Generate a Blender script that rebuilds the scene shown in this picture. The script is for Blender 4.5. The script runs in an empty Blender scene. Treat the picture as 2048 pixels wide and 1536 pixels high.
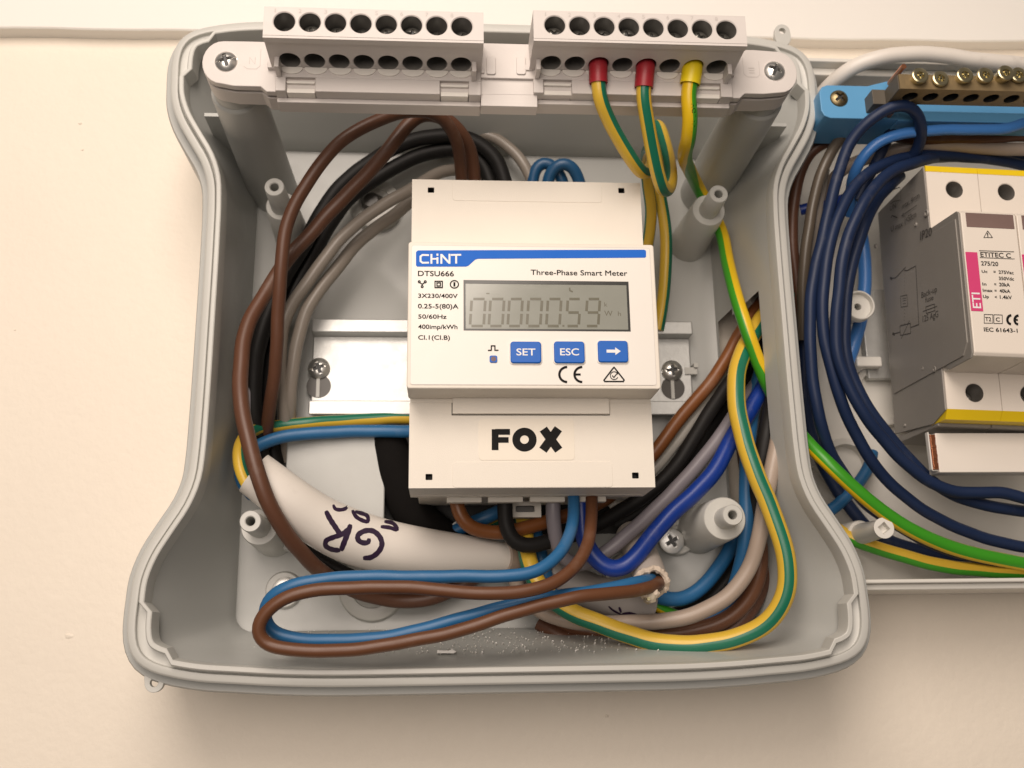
import bpy, math, random
from mathutils import Vector
from mathutils.bvhtree import BVHTree

random.seed(7)
SC = bpy.context.scene
COL = SC.collection
MM = 0.001
PI = math.pi

# ------------------------------------------------------------------ camera
# working frame: x right, y up, d out of the wall (all mm); world = (x, -d, y)
H = 355.0
FP = 2000.0
def nrm(v):
    l = math.sqrt(sum(a*a for a in v)); return tuple(a/l for a in v)
def dot(a, b): return sum(p*q for p, q in zip(a, b))
def cross(a, b): return (a[1]*b[2]-a[2]*b[1], a[2]*b[0]-a[0]*b[2], a[0]*b[1]-a[1]*b[0])
F0 = ((885-1024)/FP, (1285-768)/FP, 1.0)
CF = nrm(F0)
CX = nrm((1.0, .003, -(F0[0]+.003*F0[1])))
CY = cross(CF, CX)
def W(x, y, d): return Vector((x*MM, -d*MM, y*MM))
def U(px, py, d):
    """photo measurement (2048x1536) at height d above the wall -> x, y in mm"""
    r = ((px-1024)/FP, (py-768)/FP, 1.0)
    t = (H-d)/dot(r, CF)
    return t*dot(r, CX), -t*dot(r, CY)
def P(px, py, d):
    x, y = U(px, py, d); return (x, y, d)
def ray(px, py):
    r = ((px-1024)/FP, (py-768)/FP, 1.0)
    return Vector((dot(r, CX), -dot(r, CY), -dot(r, CF))).normalized()

cam = bpy.data.cameras.new('camera'); camo = bpy.data.objects.new('camera', cam); COL.objects.link(camo)
SC.camera = camo
cam.sensor_width = 36; cam.lens = FP/2048*36; cam.clip_start = 0.01; cam.clip_end = 20
def cw(v):
    return (v[0], v[2], -v[1])
right = cw((CX[0], -CY[0], -CF[0])); down = cw((CX[1], -CY[1], -CF[1])); fwd = cw((CX[2], -CY[2], -CF[2]))
def tw(v): return v
# components: world(x,y,d) of a camera vector c = (c.CX, -c.CY, -c.CF); world xyz = (x,-d,y)
def c2w(c):
    a = (dot(c, CX), -dot(c, CY), -dot(c, CF)); return Vector((a[0], -a[2], a[1]))
from mathutils import Matrix
R_, U_, B_ = c2w((1, 0, 0)), c2w((0, -1, 0)), c2w((0, 0, -1))
m = Matrix(((R_.x, U_.x, B_.x, 0), (R_.y, U_.y, B_.y, -H*MM), (R_.z, U_.z, B_.z, 0), (0, 0, 0, 1)))
camo.matrix_world = m
cam.dof.use_dof = True; cam.dof.focus_distance = 0.292; cam.dof.aperture_fstop = 20.0

# ------------------------------------------------------------------ light
SC.view_settings.view_transform = 'Standard'; SC.view_settings.look = 'None'
SC.view_settings.exposure = 0.0; SC.view_settings.gamma = 1.0
wd = bpy.data.worlds.new('World'); SC.world = wd; wd.use_nodes = True
bg = wd.node_tree.nodes['Background']; bg.inputs[0].default_value = (1.0, 0.885, 0.79, 1); bg.inputs[1].default_value = 0.09
def area(name, loc, target, size, power, color):
    l = bpy.data.lights.new(name, 'AREA'); l.shape = 'DISK'; l.size = size*MM; l.energy = power; l.color = color
    o = bpy.data.objects.new(name, l); COL.objects.link(o); o.location = W(*loc)
    o.rotation_euler = (W(*target)-W(*loc)).to_track_quat('-Z', 'Y').to_euler()
    return o
area('ceiling_lamp', (-90, 460, 620), (0, 110, 0), 420, 3.6, (1.0, 0.872, 0.765))
area('front_fill', (-150, 120, 900), (20, 90, 0), 620, 4.5, (1.0, 0.875, 0.775))  # added frontal fill, softens shadows and brightens the lower wall

SC.cycles.use_denoising = True
SC.cycles.max_bounces = 8; SC.cycles.diffuse_bounces = 5

# ------------------------------------------------------------------ materials
MATS = {}
def mat(name, col, rough=.45, metal=0.0, var=.06, vs=60, bump=.0, bs=1500, spec=.5, dirt=0.0, dirtcol=(.2, .16, .11), trans=0.0, sss=0, coat=0, aniso=None):
    if name in MATS: return MATS[name]
    M = bpy.data.materials.new(name); M.use_nodes = True; nt = M.node_tree; N = nt.nodes; L = nt.links
    b = N['Principled BSDF']
    b.inputs['Roughness'].default_value = rough; b.inputs['Metallic'].default_value = metal
    b.inputs['Specular IOR Level'].default_value = spec
    if trans: b.inputs['Transmission Weight'].default_value = trans
    if coat: b.inputs['Coat Weight'].default_value = coat; b.inputs['Coat Roughness'].default_value = .1
    tc = N.new('ShaderNodeTexCoord'); no = N.new('ShaderNodeTexNoise')
    no.inputs['Scale'].default_value = vs; no.inputs['Detail'].default_value = 5
    L.new(tc.outputs['Object'], no.inputs['Vector'])
    mx = N.new('ShaderNodeMix'); mx.data_type = 'RGBA'
    lo = tuple(max(0, c*(1-var)) for c in col); hi = tuple(min(1, c*(1+var)) for c in col)
    mx.inputs[6].default_value = (*lo, 1); mx.inputs[7].default_value = (*hi, 1)
    L.new(no.outputs['Fac'], mx.inputs[0])
    out = mx.outputs[2]
    if dirt:
        n2 = N.new('ShaderNodeTexNoise'); n2.inputs['Scale'].default_value = 45; n2.inputs['Detail'].default_value = 9
        n2.inputs['Roughness'].default_value = .7
        L.new(tc.outputs['Object'], n2.inputs['Vector'])
        rp = N.new('ShaderNodeValToRGB'); rp.color_ramp.elements[0].position = .57; rp.color_ramp.elements[1].position = .75
        L.new(n2.outputs['Fac'], rp.inputs[0])
        ml = N.new('ShaderNodeMath'); ml.operation = 'MULTIPLY'; ml.inputs[1].default_value = dirt
        L.new(rp.outputs[0], ml.inputs[0])
        m2 = N.new('ShaderNodeMix'); m2.data_type = 'RGBA'; m2.inputs[7].default_value = (*dirtcol, 1)
        L.new(ml.outputs[0], m2.inputs[0]); L.new(out, m2.inputs[6]); out = m2.outputs[2]
    L.new(out, b.inputs['Base Color'])
    # roughness variation
    n4 = N.new('ShaderNodeTexNoise'); n4.inputs['Scale'].default_value = 220; n4.inputs['Detail'].default_value = 4
    L.new(tc.outputs['Object'], n4.inputs['Vector'])
    mr = N.new('ShaderNodeMapRange'); mr.inputs[3].default_value = max(.02, rough-.07); mr.inputs[4].default_value = min(1, rough+.07)
    L.new(n4.outputs['Fac'], mr.inputs[0]); L.new(mr.outputs[0], b.inputs['Roughness'])
    if bump:
        n3 = N.new('ShaderNodeTexNoise'); n3.inputs['Scale'].default_value = bs; n3.inputs['Detail'].default_value = 3
        L.new(tc.outputs['Object'], n3.inputs['Vector'])
        bp = N.new('ShaderNodeBump'); bp.inputs['Strength'].default_value = bump; bp.inputs['Distance'].default_value = .0002
        L.new(n3.outputs['Fac'], bp.inputs['Height']); L.new(bp.outputs[0], b.inputs['Normal'])
    MATS[name] = M
    return M

wallm = mat('wall_paint', (.85, .77, .66), .62, var=.035, vs=22, bump=1.0, bs=330, dirt=.06, dirtcol=(.6, .5, .4))
trimm = mat('trim_paint', (.84, .81, .76), .55, var=.02, vs=10, bump=.2, bs=500)
boxm = mat('grey_plastic', (.435, .44, .42), .42, var=.03, vs=40, bump=.15, bs=2500, dirt=.10)
boxin = mat('grey_floor_plastic', (.435, .44, .42), .32, var=.03, vs=40, bump=.1, bs=2500, dirt=.08)
postm = mat('post_plastic', (.54, .535, .50), .38, var=.03)
stripm = mat('terminal_plastic', (.62, .575, .545), .45, var=.02, bump=.25, bs=3500)
metm = mat('meter_plastic', (.77, .715, .63), .5, var=.015, bump=.3, bs=4200, dirt=.03)
filmm = mat('label_film', (.80, .76, .70), .35, var=.01)
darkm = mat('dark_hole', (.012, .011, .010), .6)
innm = mat('inner_dark_plastic', (.075, .068, .06), .4)
bluem = mat('label_blue', (.003, .125, .58), .55, var=.03, spec=.25)
btnm = mat('button_blue', (.004, .115, .50), .42, var=.04, spec=.35)
inkm = mat('black_ink', (.010, .0095, .009), .7, spec=.15)
greyink = mat('grey_ink', (.06, .055, .05), .6)
whiteink = mat('white_ink', (.80, .80, .80), .45)
lcdm = mat('lcd_glass', (.275, .28, .245), .18, var=.05, vs=30, coat=.5)
segm = mat('lcd_segment', (.15, .143, .108), .2)
lcdf = mat('lcd_frame', (.035, .035, .032), .3)
zincm = mat('zinc', (.58, .585, .57), .46, .7, var=.08, vs=500, bump=.25, bs=1400)
screwm = mat('screw_steel', (.74, .73, .70), .3, .9, var=.08, vs=300)
brassm = mat('brass', (.30, .235, .13), .42, 1.0, var=.15, vs=200, bump=.3, bs=900)
brassd = mat('brass_screw', (.75, .68, .42), .2, 1.0, var=.1)
copper = mat('copper', (.72, .30, .16), .32, 1.0, var=.2, vs=900)
brown = mat('brown_insulation', (.108, .044, .023), .44, var=.07, vs=90, bump=.06, bs=900, dirt=.16, dirtcol=(.38, .34, .29))
brownl = mat('brown_light_insulation', (.125, .048, .020), .42, var=.07, vs=90, dirt=.16, dirtcol=(.38, .34, .29))
orangeb = mat('orange_brown_insulation', (.20, .068, .018), .4, var=.06, vs=90, dirt=.16, dirtcol=(.38, .34, .29))
black = mat('black_insulation', (.011, .010, .0095), .55, spec=.25, var=.2, vs=90)
grey = mat('grey_insulation', (.27, .235, .20), .34, var=.06, vs=90, dirt=.16, dirtcol=(.38, .34, .29))
viol = mat('violet_grey_insulation', (.21, .19, .21), .42, var=.06, vs=90)
beige = mat('beige_insulation', (.37, .295, .24), .4, var=.05, vs=90, dirt=.16, dirtcol=(.38, .34, .29))
paleg = mat('pale_grey_insulation', (.42, .40, .36), .42, var=.05)
blue = mat('blue_insulation', (.020, .125, .29), .42, var=.06, vs=90, dirt=.16, dirtcol=(.38, .34, .29))
blue2 = mat('dimmed_blue_insulation', (.010, .075, .18), .4, var=.06, vs=90)  # blue darkened to offset the top light on the loops above the meter
blued = mat('royal_blue_insulation', (.005, .035, .25), .36, var=.05, vs=90, dirt=.16, dirtcol=(.38, .34, .29))
navy = mat('navy_insulation', (.0095, .021, .062), .46, spec=.35, var=.12, vs=120, bump=.08, bs=500, dirt=.16, dirtcol=(.38, .34, .29))
blueh = mat('blue_holder', (.11, .33, .58), .42, var=.04, vs=90)
blueb = mat('bright_blue_insulation', (.05, .19, .52), .33, var=.05)
yel = mat('yellow_insulation', (.68, .44, .045), .36, var=.05, vs=100, dirt=.16, dirtcol=(.38, .34, .29))
grn = mat('green_insulation', (.008, .15, .085), .36, var=.06, vs=100)
yel2 = mat('bright_yellow_insulation', (.72, .47, .01), .34, var=.05, vs=100)
grn2 = mat('bright_green_insulation', (.045, .29, .015), .34, var=.06, vs=100)
sleeve_y = mat('yellow_sleeve', (.86, .65, .01), .4, var=.05)
sleeve_r = mat('red_sleeve', (.36, .018, .028), .42, var=.06)
sheath = mat('white_sheath', (.74, .69, .63), .40, var=.04, vs=70, bump=.15, bs=500, dirt=.42, dirtcol=(.22, .19, .15))
torn = mat('torn_sheath', (.62, .52, .42), .7, var=.12, vs=400, bump=.7, bs=1500, dirt=.3)
marker = mat('marker_purple', (.025, .010, .035), .4, var=.3, vs=200)
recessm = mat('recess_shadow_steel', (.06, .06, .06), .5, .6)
enc2m = mat('white_plastic', (.70, .68, .63), .4, var=.02, dirt=.05)
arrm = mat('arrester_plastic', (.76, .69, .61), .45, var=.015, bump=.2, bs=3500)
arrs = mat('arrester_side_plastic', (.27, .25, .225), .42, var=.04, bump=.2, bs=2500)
yband = mat('yellow_band', (.80, .56, .01), .42, var=.04)
pink = mat('pink_label', (.62, .055, .18), .42, var=.03)
windowm = mat('smoked_window', (.20, .135, .12), .15, var=.3, vs=50, coat=.6)
crumbm = mat('plaster_crumb', (.86, .84, .80), .8, var=.1, vs=900)
clipm = mat('clip_plastic', (.64, .60, .53), .45)

# ------------------------------------------------------------------ mesh helpers
class MB:
    def __init__(s): s.v = []; s.f = []; s.m = []
    def face(s, idx, mi=0): s.f.append(tuple(idx)); s.m.append(mi)
    def loops(s, loops, closed=True, cap0=False, cap1=False, mi=0):
        """loops: lists of equal length of (x,y,d)"""
        b = len(s.v); n = len(loops[0])
        for l in loops: s.v.extend(l)
        rng = n if closed else n-1
        for i in range(len(loops)-1):
            for j in range(rng):
                k = (j+1) % n
                q = (b+i*n+j, b+i*n+k, b+(i+1)*n+k, b+(i+1)*n+j)
                s.face(q, mi(i, j) if callable(mi) else mi)
        if cap0: s.face([b+j for j in range(n)][::-1], 0 if callable(mi) else mi)
        if cap1: s.face([b+(len(loops)-1)*n+j for j in range(n)], 0 if callable(mi) else mi)
        return b
    def prism(s, poly, d0, d1, mi=0):
        s.loops([[(x, y, d0) for x, y in poly], [(x, y, d1) for x, y in poly]], True, True, True, mi)
    def box(s, x0, x1, y0, y1, d0, d1, mi=0):
        s.prism([(x0, y0), (x1, y0), (x1, y1), (x0, y1)], d0, d1, mi)
    def cyl(s, cx, cy, r0, r1, d0, d1, n=40, cap0=True, cap1=True, mi=0):
        s.loops([[(cx+r0*math.cos(2*PI*j/n), cy+r0*math.sin(2*PI*j/n), d0) for j in range(n)],
                 [(cx+r1*math.cos(2*PI*j/n), cy+r1*math.sin(2*PI*j/n), d1) for j in range(n)]], True, cap0, cap1, mi)
    def lathe(s, cx, cy, prof, n=40, cap0=False, cap1=False, mi=0):
        s.loops([[(cx+r*math.cos(2*PI*j/n), cy+r*math.sin(2*PI*j/n), d) for j in range(n)] for r, d in prof], True, cap0, cap1, mi)

ORG = {}
def org(o): return ORG[o.name] if o is not None else Vector((0, 0, 0))
def link(name, data, parent, o3):
    o = bpy.data.objects.new(name, data); COL.objects.link(o)
    ORG[o.name] = Vector(o3)
    if parent is not None:
        o.parent = parent
    o.location = W(*(Vector(o3)-org(parent)))
    return o
def thing(name, label, cat, o3, group=None):
    o = link(name, None, None, o3); o.empty_display_size = .005
    o['label'] = label; o['category'] = cat
    if group: o['group'] = group
    return o
def tag(o, label, cat, group=None):
    o['label'] = label; o['category'] = cat
    if group: o['group'] = group
    return o
def build(name, mb, mats, parent=None, bevel=0, ang=35, kind=None, smooth=True, label=None, seg=2):
    if not isinstance(mats, (list, tuple)): mats = [mats]
    xs = [v[0] for v in mb.v]; ys = [v[1] for v in mb.v]; ds = [v[2] for v in mb.v]
    c = Vector(((min(xs)+max(xs))/2, (min(ys)+max(ys))/2, min(ds)))
    me = bpy.data.meshes.new(name)
    me.from_pydata([W(*(Vector(v)-c)) for v in mb.v], [], mb.f)
    for mm in mats: me.materials.append(mm)
    for p, mi in zip(me.polygons, mb.m): p.material_index = mi
    import bmesh
    bm = bmesh.new(); bm.from_mesh(me)
    bmesh.ops.recalc_face_normals(bm, faces=bm.faces); bm.to_mesh(me); bm.free()
    if smooth:
        me.shade_smooth(); me.set_sharp_from_angle(angle=math.radians(ang))
    o = link(name, me, parent, c)
    if bevel:
        bv = o.modifiers.new('bevel', 'BEVEL'); bv.width = bevel*MM; bv.segments = seg; bv.limit_method = 'ANGLE'
        bv.angle_limit = math.radians(38); bv.harden_normals = True
    if kind: o['kind'] = kind
    if label: o['label'] = label
    return o
def rrect(x0, x1, y0, y1, r, n=6):
    out = []
    for cx, cy, a in ((x1-r, y1-r, 0), (x0+r, y1-r, PI/2), (x0+r, y0+r, PI), (x1-r, y0+r, 1.5*PI)):
        for k in range(n+1):
            t = a+PI/2*k/n; out.append((cx+r*math.cos(t), cy+r*math.sin(t)))
    return out
def catmull(pts, step=1.2, closed=False):
    """centripetal-ish catmull rom through pts (tuples of any size)"""
    n = len(pts); out = []
    V = [Vector(p) if len(p) <= 4 else p for p in pts]
    segs = n if closed else n-1
    for i in range(segs):
        if closed: p0, p1, p2, p3 = V[(i-1) % n], V[i], V[(i+1) % n], V[(i+2) % n]
        else:
            p1, p2 = V[i], V[i+1]
            p0 = V[i-1] if i > 0 else p1*2-p2
            p3 = V[i+2] if i+2 < n else p2*2-p1
        L = (Vector(p2[:3])-Vector(p1[:3])).length
        k = max(1, int(L/step))
        a = max(1e-4, (p1-p0).length)**.5; b = max(1e-4, (p2-p1).length)**.5; c = max(1e-4, (p3-p2).length)**.5
        t0, t1 = 0, a; t2 = t1+b; t3 = t2+c
        for j in range(k):
            t = t1+(t2-t1)*j/k
            A1 = p0*((t1-t)/(t1-t0))+p1*((t-t0)/(t1-t0)); A2 = p1*((t2-t)/(t2-t1))+p2*((t-t1)/(t2-t1)); A3 = p2*((t3-t)/(t3-t2))+p3*((t-t2)/(t3-t2))
            B1 = A1*((t2-t)/(t2-t0))+A2*((t-t0)/(t2-t0)); B2 = A2*((t3-t)/(t3-t1))+A3*((t-t1)/(t3-t1))
            out.append(B1*((t2-t)/(t2-t1))+B2*((t-t1)/(t2-t1)))
    if not closed: out.append(V[-1])
    return out
def smooth_path(q, it=3):
    for _ in range(it):
        q = [q[0]]+[(q[i-1]+q[i]*2+q[i+1])/4 for i in range(1, len(q)-1)]+[q[-1]]
    return q
def tube(mb, path, rad, n=20, stripe=None, twist=0.0, a0=0.0, cap=True, refv=(0, 0, 1), mi0=0):
    """path: Vectors (x,y,d); rad: number or list; stripe=(half_angle) painted as material 1 facing a0 (0 = towards +d)"""
    m = len(path); T = []
    for i in range(m):
        t = path[min(i+1, m-1)]-path[max(i-1, 0)]
        T.append(t.normalized() if t.length > 0 else Vector((1, 0, 0)))
    loops = []; s = 0
    ref = Vector(refv); angs = []
    prev = None
    for i in range(m):
        if i: s += (path[i]-path[i-1]).length
        if prev is None:
            nn = ref-T[i]*ref.dot(T[i])
            if nn.length < .05: nn = Vector((0, 1, 0))-T[i]*T[i].y
            nn.normalize()
        else:
            nn = prev-T[i]*prev.dot(T[i]); nn.normalize()
        prev = nn
        bb = T[i].cross(nn)
        r = rad[i] if isinstance(rad, (list, tuple)) else rad
        tw_ = a0(s) if callable(a0) else a0+twist*s
        l = []
        for j in range(n):
            a = 2*PI*j/n+tw_
            l.append(tuple(path[i]+nn*(r*math.cos(a))+bb*(r*math.sin(a))))
        loops.append(l)
    def mi(i, j):
        if stripe is None: return mi0
        a = (2*PI*(j+.5)/n+PI) % (2*PI)-PI
        if isinstance(stripe, (list, tuple)):
            return 1 if any(abs(((a-c+PI) % (2*PI))-PI) < h for c, h in stripe) else 0
        return 1 if abs(a) < stripe else 0
    mb.loops(loops, True, cap, cap, mi)
    return loops
PATHS = {}
def wobble(q):
    ph = [random.uniform(0, 6.28) for _ in range(6)]; s = 0; out = []
    for i, p in enumerate(q):
        if i: s += (q[i]-q[i-1]).length
        k = .11
        out.append(p+Vector((k*math.sin(s*.19+ph[0])+.04*math.sin(s*.47+ph[1]), k*math.sin(s*.21+ph[2])+.04*math.sin(s*.53+ph[3]), k*math.sin(s*.17+ph[4]))))
    return out
def wire(name, label, pts, r, mats, parent=None, cat='wire', group=None, stripe=None, twist=0, a0=0, n=20, key=None, sm=4, step=1.3):
    q = catmull([P(*p) for p in pts], step)
    q = smooth_path(q, sm)
    q = wobble(q)
    mb = MB(); tube(mb, q, r, n, stripe, twist, a0)
    o = build(name, mb, mats, parent, ang=60)
    if parent is None: tag(o, label, cat, group)
    if key: PATHS[key] = (q, o)
    return o
RZ = [0]
def ribbon(mb, pts, w, d, closed=False, mi=0, z=0.0):
    """flat stroke in the plane at height d; pts (x,y) mm"""
    RZ[0] = (RZ[0]+1) % 7; d = d+RZ[0]*.006
    pts = [Vector((p[0], p[1], 0)) for p in pts]
    n = len(pts); L = []; R = []
    for i in range(n):
        if closed: a, b = pts[(i-1) % n], pts[(i+1) % n]
        else: a, b = pts[max(i-1, 0)], pts[min(i+1, n-1)]
        t1 = (pts[i]-a); t2 = (b-pts[i])
        t1 = t1.normalized() if t1.length > 1e-9 else t2.normalized()
        t2 = t2.normalized() if t2.length > 1e-9 else t1
        n1 = Vector((-t1.y, t1.x, 0)); n2 = Vector((-t2.y, t2.x, 0)); nn = n1+n2
        if nn.length < .2: nn = n1.copy()
        nn.normalize(); k = min(1.6, 1/max(.4, nn.dot(n1)))
        ext = Vector((0, 0, 0))
        if not closed and i == 0: ext = -t2*0
        L.append(pts[i]+nn*(w/2*k)); R.append(pts[i]-nn*(w/2*k))
    b = len(mb.v)
    for i in range(n):
        mb.v.append((L[i].x, L[i].y, d)); mb.v.append((R[i].x, R[i].y, d))
    for i in range(n if closed else n-1):
        k = (i+1) % n
        mb.face((b+2*i, b+2*i+1, b+2*k+1, b+2*k), mi)
def arc(cx, cy, r, a0, a1, n=24, ry=None):
    ry = r if ry is None else ry
    return [(cx+r*math.cos(math.radians(a0+(a1-a0)*i/n)), cy+ry*math.sin(math.radians(a0+(a1-a0)*i/n))) for i in range(n+1)]
def text_mesh(s, bold=0.0):
    cu = bpy.data.curves.new('t', 'FONT'); cu.body = s; cu.size = 1; cu.offset = bold; cu.resolution_u = 4
    o = bpy.data.objects.new('t', cu); COL.objects.link(o)
    dg = bpy.context.evaluated_depsgraph_get(); me = bpy.data.meshes.new_from_object(o.evaluated_get(dg))
    v = [(a.co.x, a.co.y) for a in me.vertices]; f = [tuple(p.vertices) for p in me.polygons]
    COL.objects.unlink(o); bpy.data.objects.remove(o); bpy.data.meshes.remove(me); bpy.data.curves.remove(cu)
    return v, f
TXT = {}
def text(mb, s, x0, x1, yb, yt, d, bold=0.0, mi=0, frame=None, shear=0, dbl=0):
    """fit s into x0..x1 (mm), baseline yb, cap top yt.  frame(u,v)->(x,y,d)"""
    if (s, bold) not in TXT: TXT[(s, bold)] = text_mesh(s, bold)
    v, f = TXT[(s, bold)]
    if ('H', bold) not in TXT: TXT[('H', bold)] = text_mesh('H', bold)
    hv = TXT[('H', bold)][0]; hb = min(p[1] for p in hv); ht = max(p[1] for p in hv)
    u0 = min(p[0] for p in v); u1 = max(p[0] for p in v)
    b = len(mb.v)
    for p in v:
        uu = x0+(p[0]-u0)/(u1-u0)*(x1-x0); vv = yb+(p[1]-hb)/(ht-hb)*(yt-yb)
        uu += shear*(vv-yb)
        mb.v.append(frame(uu, vv) if frame else (uu, vv, d))
    for q in f: mb.face([b+i for i in q], mi)
    if dbl:
        b2 = len(mb.v)
        for q in mb.v[b:b2]: mb.v.append((q[0]+dbl, q[1], q[2]+.012))
        for q in f: mb.face([b2+i for i in q], mi)
def hole_face(mb, fr, rects, holes, depth, n=32, mi=0, mi_in=1, square=False, mi_bot=None, taper=1.0):
    """rects: list of (u0,u1,v0,v1) cells, holes: (cu,cv,ru,rv) one per cell; fr(u,v,w)->(x,y,d)"""
    for (u0, u1, v0, v1), (cu, cv, ru, rv) in zip(rects, holes):
        inner = []; outer = []
        for j in range(n):
            a = 2*PI*(j+.5)/n
            ca, sa = math.cos(a), math.sin(a)
            if square:
                k = 1/max(abs(ca), abs(sa)); inner.append((cu+ru*ca*k, cv+rv*sa*k))
            else: inner.append((cu+ru*ca, cv+rv*sa))
            tx = ((u1-cu)/ca if ca > 0 else (u0-cu)/ca) if abs(ca) > 1e-9 else 1e9
            ty = ((v1-cv)/sa if sa > 0 else (v0-cv)/sa) if abs(sa) > 1e-9 else 1e9
            t = min(tx, ty); outer.append([cu+ca*t, cv+sa*t])
        # snap nearest outer points to corners
        for X in (u0, u1):
            for Y in (v0, v1):
                k = min(range(n), key=lambda i: (outer[i][0]-X)**2+(outer[i][1]-Y)**2); outer[k] = [X, Y]
        b = len(mb.v)
        mid = [(cu+(p[0]-cu)*1.09, cv+(p[1]-cv)*1.09) for p in inner]
        mb.v.extend([fr(p[0], p[1], 0) for p in outer]); mb.v.extend([fr(p[0], p[1], 0) for p in mid])
        mb.v.extend([fr(p[0], p[1], -.25) for p in inner])
        mb.v.extend([fr(cu+(p[0]-cu)*taper, cv+(p[1]-cv)*taper, -depth) for p in inner])
        for j in range(n):
            k = (j+1) % n
            mb.face((b+j, b+k, b+n+k, b+n+j), mi)
            mb.face((b+n+j, b+n+k, b+2*n+k, b+2*n+j), mi)
            mb.face((b+2*n+j, b+2*n+k, b+3*n+k, b+3*n+j), mi_in)
        mb.face([b+3*n+j for j in range(n)], mi_in if mi_bot is None else mi_bot)
def screw(parent, c, R, hgt, rot, m, name='screw', label=None, slot=None, dm=None, normal=None):
    """pan head with a cross recess; c=(x,y,d) of the seat"""
    mb = MB(); NR, NA = 22, 96
    w = R*.15; Lh = R*.6
    loops = []
    for i in range(NR+1):
        rr = R*(1-i/NR)
        l = []
        for j in range(NA):
            a = 2*PI*j/NA; x = rr*math.cos(a); y = rr*math.sin(a)
            z = hgt*(1-.85*(rr/R)**2.4)
            if i == 0: z = 0
            ca, sa = math.cos(rot), math.sin(rot); u = x*ca+y*sa; v = -x*sa+y*ca
            cc = max(abs(u), abs(v)); mn = min(abs(u), abs(v))
            if mn < w*(1.15-.3*cc/Lh) and cc < Lh: z = hgt*(1-.85*(rr/R)**2.4)-max(1.1, hgt*.8)*(1-.3*cc/Lh)
            if slot and abs(v) < w*.75 and cc > Lh*.8 and cc < R*.97 and i > 0: z -= hgt*.22
            l.append((c[0]+x, c[1]+y, c[2]+z))
        loops.append(l)
    loops[-1] = [(c[0], c[1], loops[-1][0][2])]*NA
    mb.loops(loops)
    mb.cyl(c[0], c[1], R*.45, R*.45, c[2]-3.5, c[2]-1.3, 20)
    so = build(name, mb, m, parent, ang=28, label=label)
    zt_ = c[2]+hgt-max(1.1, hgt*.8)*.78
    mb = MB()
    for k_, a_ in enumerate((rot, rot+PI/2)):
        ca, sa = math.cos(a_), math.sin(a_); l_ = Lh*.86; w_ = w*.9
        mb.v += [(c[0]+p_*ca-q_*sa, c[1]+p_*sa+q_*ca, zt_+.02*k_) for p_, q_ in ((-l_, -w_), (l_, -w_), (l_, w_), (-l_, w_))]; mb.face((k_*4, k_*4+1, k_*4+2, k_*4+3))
    if parent is not None and parent.parent is None: build('recess_shade', mb, recessm, so, smooth=False)  # dark sheet that paints the shade at the bottom of the recess
    return so

# ================================================================== SETTING
b = MB(); b.box(-900, 900, -500, 700, -20, 0)
o = build('wall', b, wallm, kind='structure', smooth=False)
# the upper board, standing 6.5 mm proud, underside is the thin band at the top
yl, yr = U(0, 58, 6.5)[1], U(2048, 80, 6.5)[1]
b = MB()
n = 120; lp = []
def edge_y(x): return yl+(yr-yl)*(x+200)/480+.25*math.sin(x*.11)+.12*math.sin(x*.37+1)
xs = [-900+i*15 for i in range(121)]
for (dy, d) in ((0, -1), (0, 6.0), (.5, 6.5), (470, 6.5)):
    lp.append([(x, edge_y(x)+dy, d) for x in xs])
b.loops(lp, closed=False)
build('wall_trim', b, trimm, kind='structure')
# small chips and marks on the wall
for k, (px, py, s_) in enumerate([(160, 247, 1.0), (138, 1272, 1.7), (165, 300, .6), (1213, 1432, .8), (590, 1380, .7), (30, 660, .5)]):
    x, y = U(px, py, 0); b = MB()
    pl = [(x+s_*(.7+.5*random.random())*math.cos(a*PI/4), y+s_*.6*(.7+.5*random.random())*math.sin(a*PI/4)) for a in range(8)]
    b.loops([[(p[0], p[1], .02) for p in pl], [(x+(p[0]-x)*.5, y+(p[1]-y)*.5, .35) for p in pl]], True, False, True)
    tag(build('paint_blob', b, wallm), ['small paint blob on the wall left of the box, high up', 'largest paint blob on the wall left of the bottom corner',
        'tiny paint blob just below the high one left of the box', 'tiny dark speck of paint on the wall below the box', 'tiny paint blob under the left ear of the box',
        'tiny paint blob at the left margin halfway up'][k], 'paint blob')

# ================================================================== METER ENCLOSURE
Q = [(0, 108.6), (30, 108.6), (52, 108.5), (66, 108.0), (78, 107.2), (88, 106.4), (96, 105.0), (101.5, 103.4), (105.6, 100.8), (108.0, 97), (109.0, 92), (108.9, 84),
     (108.3, 77), (105.8, 69.5), (101.6, 62), (97.4, 54.8), (95.1, 48), (94.4, 40), (94.2, 30), (94.1, 18)]
BCX, BCY = 19.0, 96.6
full = Q+[(p[0], -p[1]) for p in ([(94.1, 0)]+Q[::-1])][0:]
full = Q+[(94.1, 0)]+[(x, -y) for x, y in Q[::-1]]
full = full+[(-x, y) for x, y in full[::-1][1:-1]]
RIM = [v.xy for v in catmull([(x, y, 0) for x, y in full], 2.2, closed=True)]
NR = len(RIM)
def normals(P2):
    out = []
    for i in range(len(P2)):
        t = P2[(i+1) % len(P2)]-P2[i-1]; t.normalize(); out.append(Vector((-t.y, t.x)))
    return out
RN = normals(RIM)
sgn = 1 if RN[0].y > 0 else -1
RN = [n_*sgn for n_ in RN]
def rimloop(off, d, extra=False):
    l = []
    for p, n_ in zip(RIM, RN):
        e = 0
        if extra and abs(p.x) > 98 and abs(p.y) > 85: e = -2.6
        q = p+n_*(off+e); l.append((q.x+BCX, q.y+BCY, d))
    return l
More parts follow.
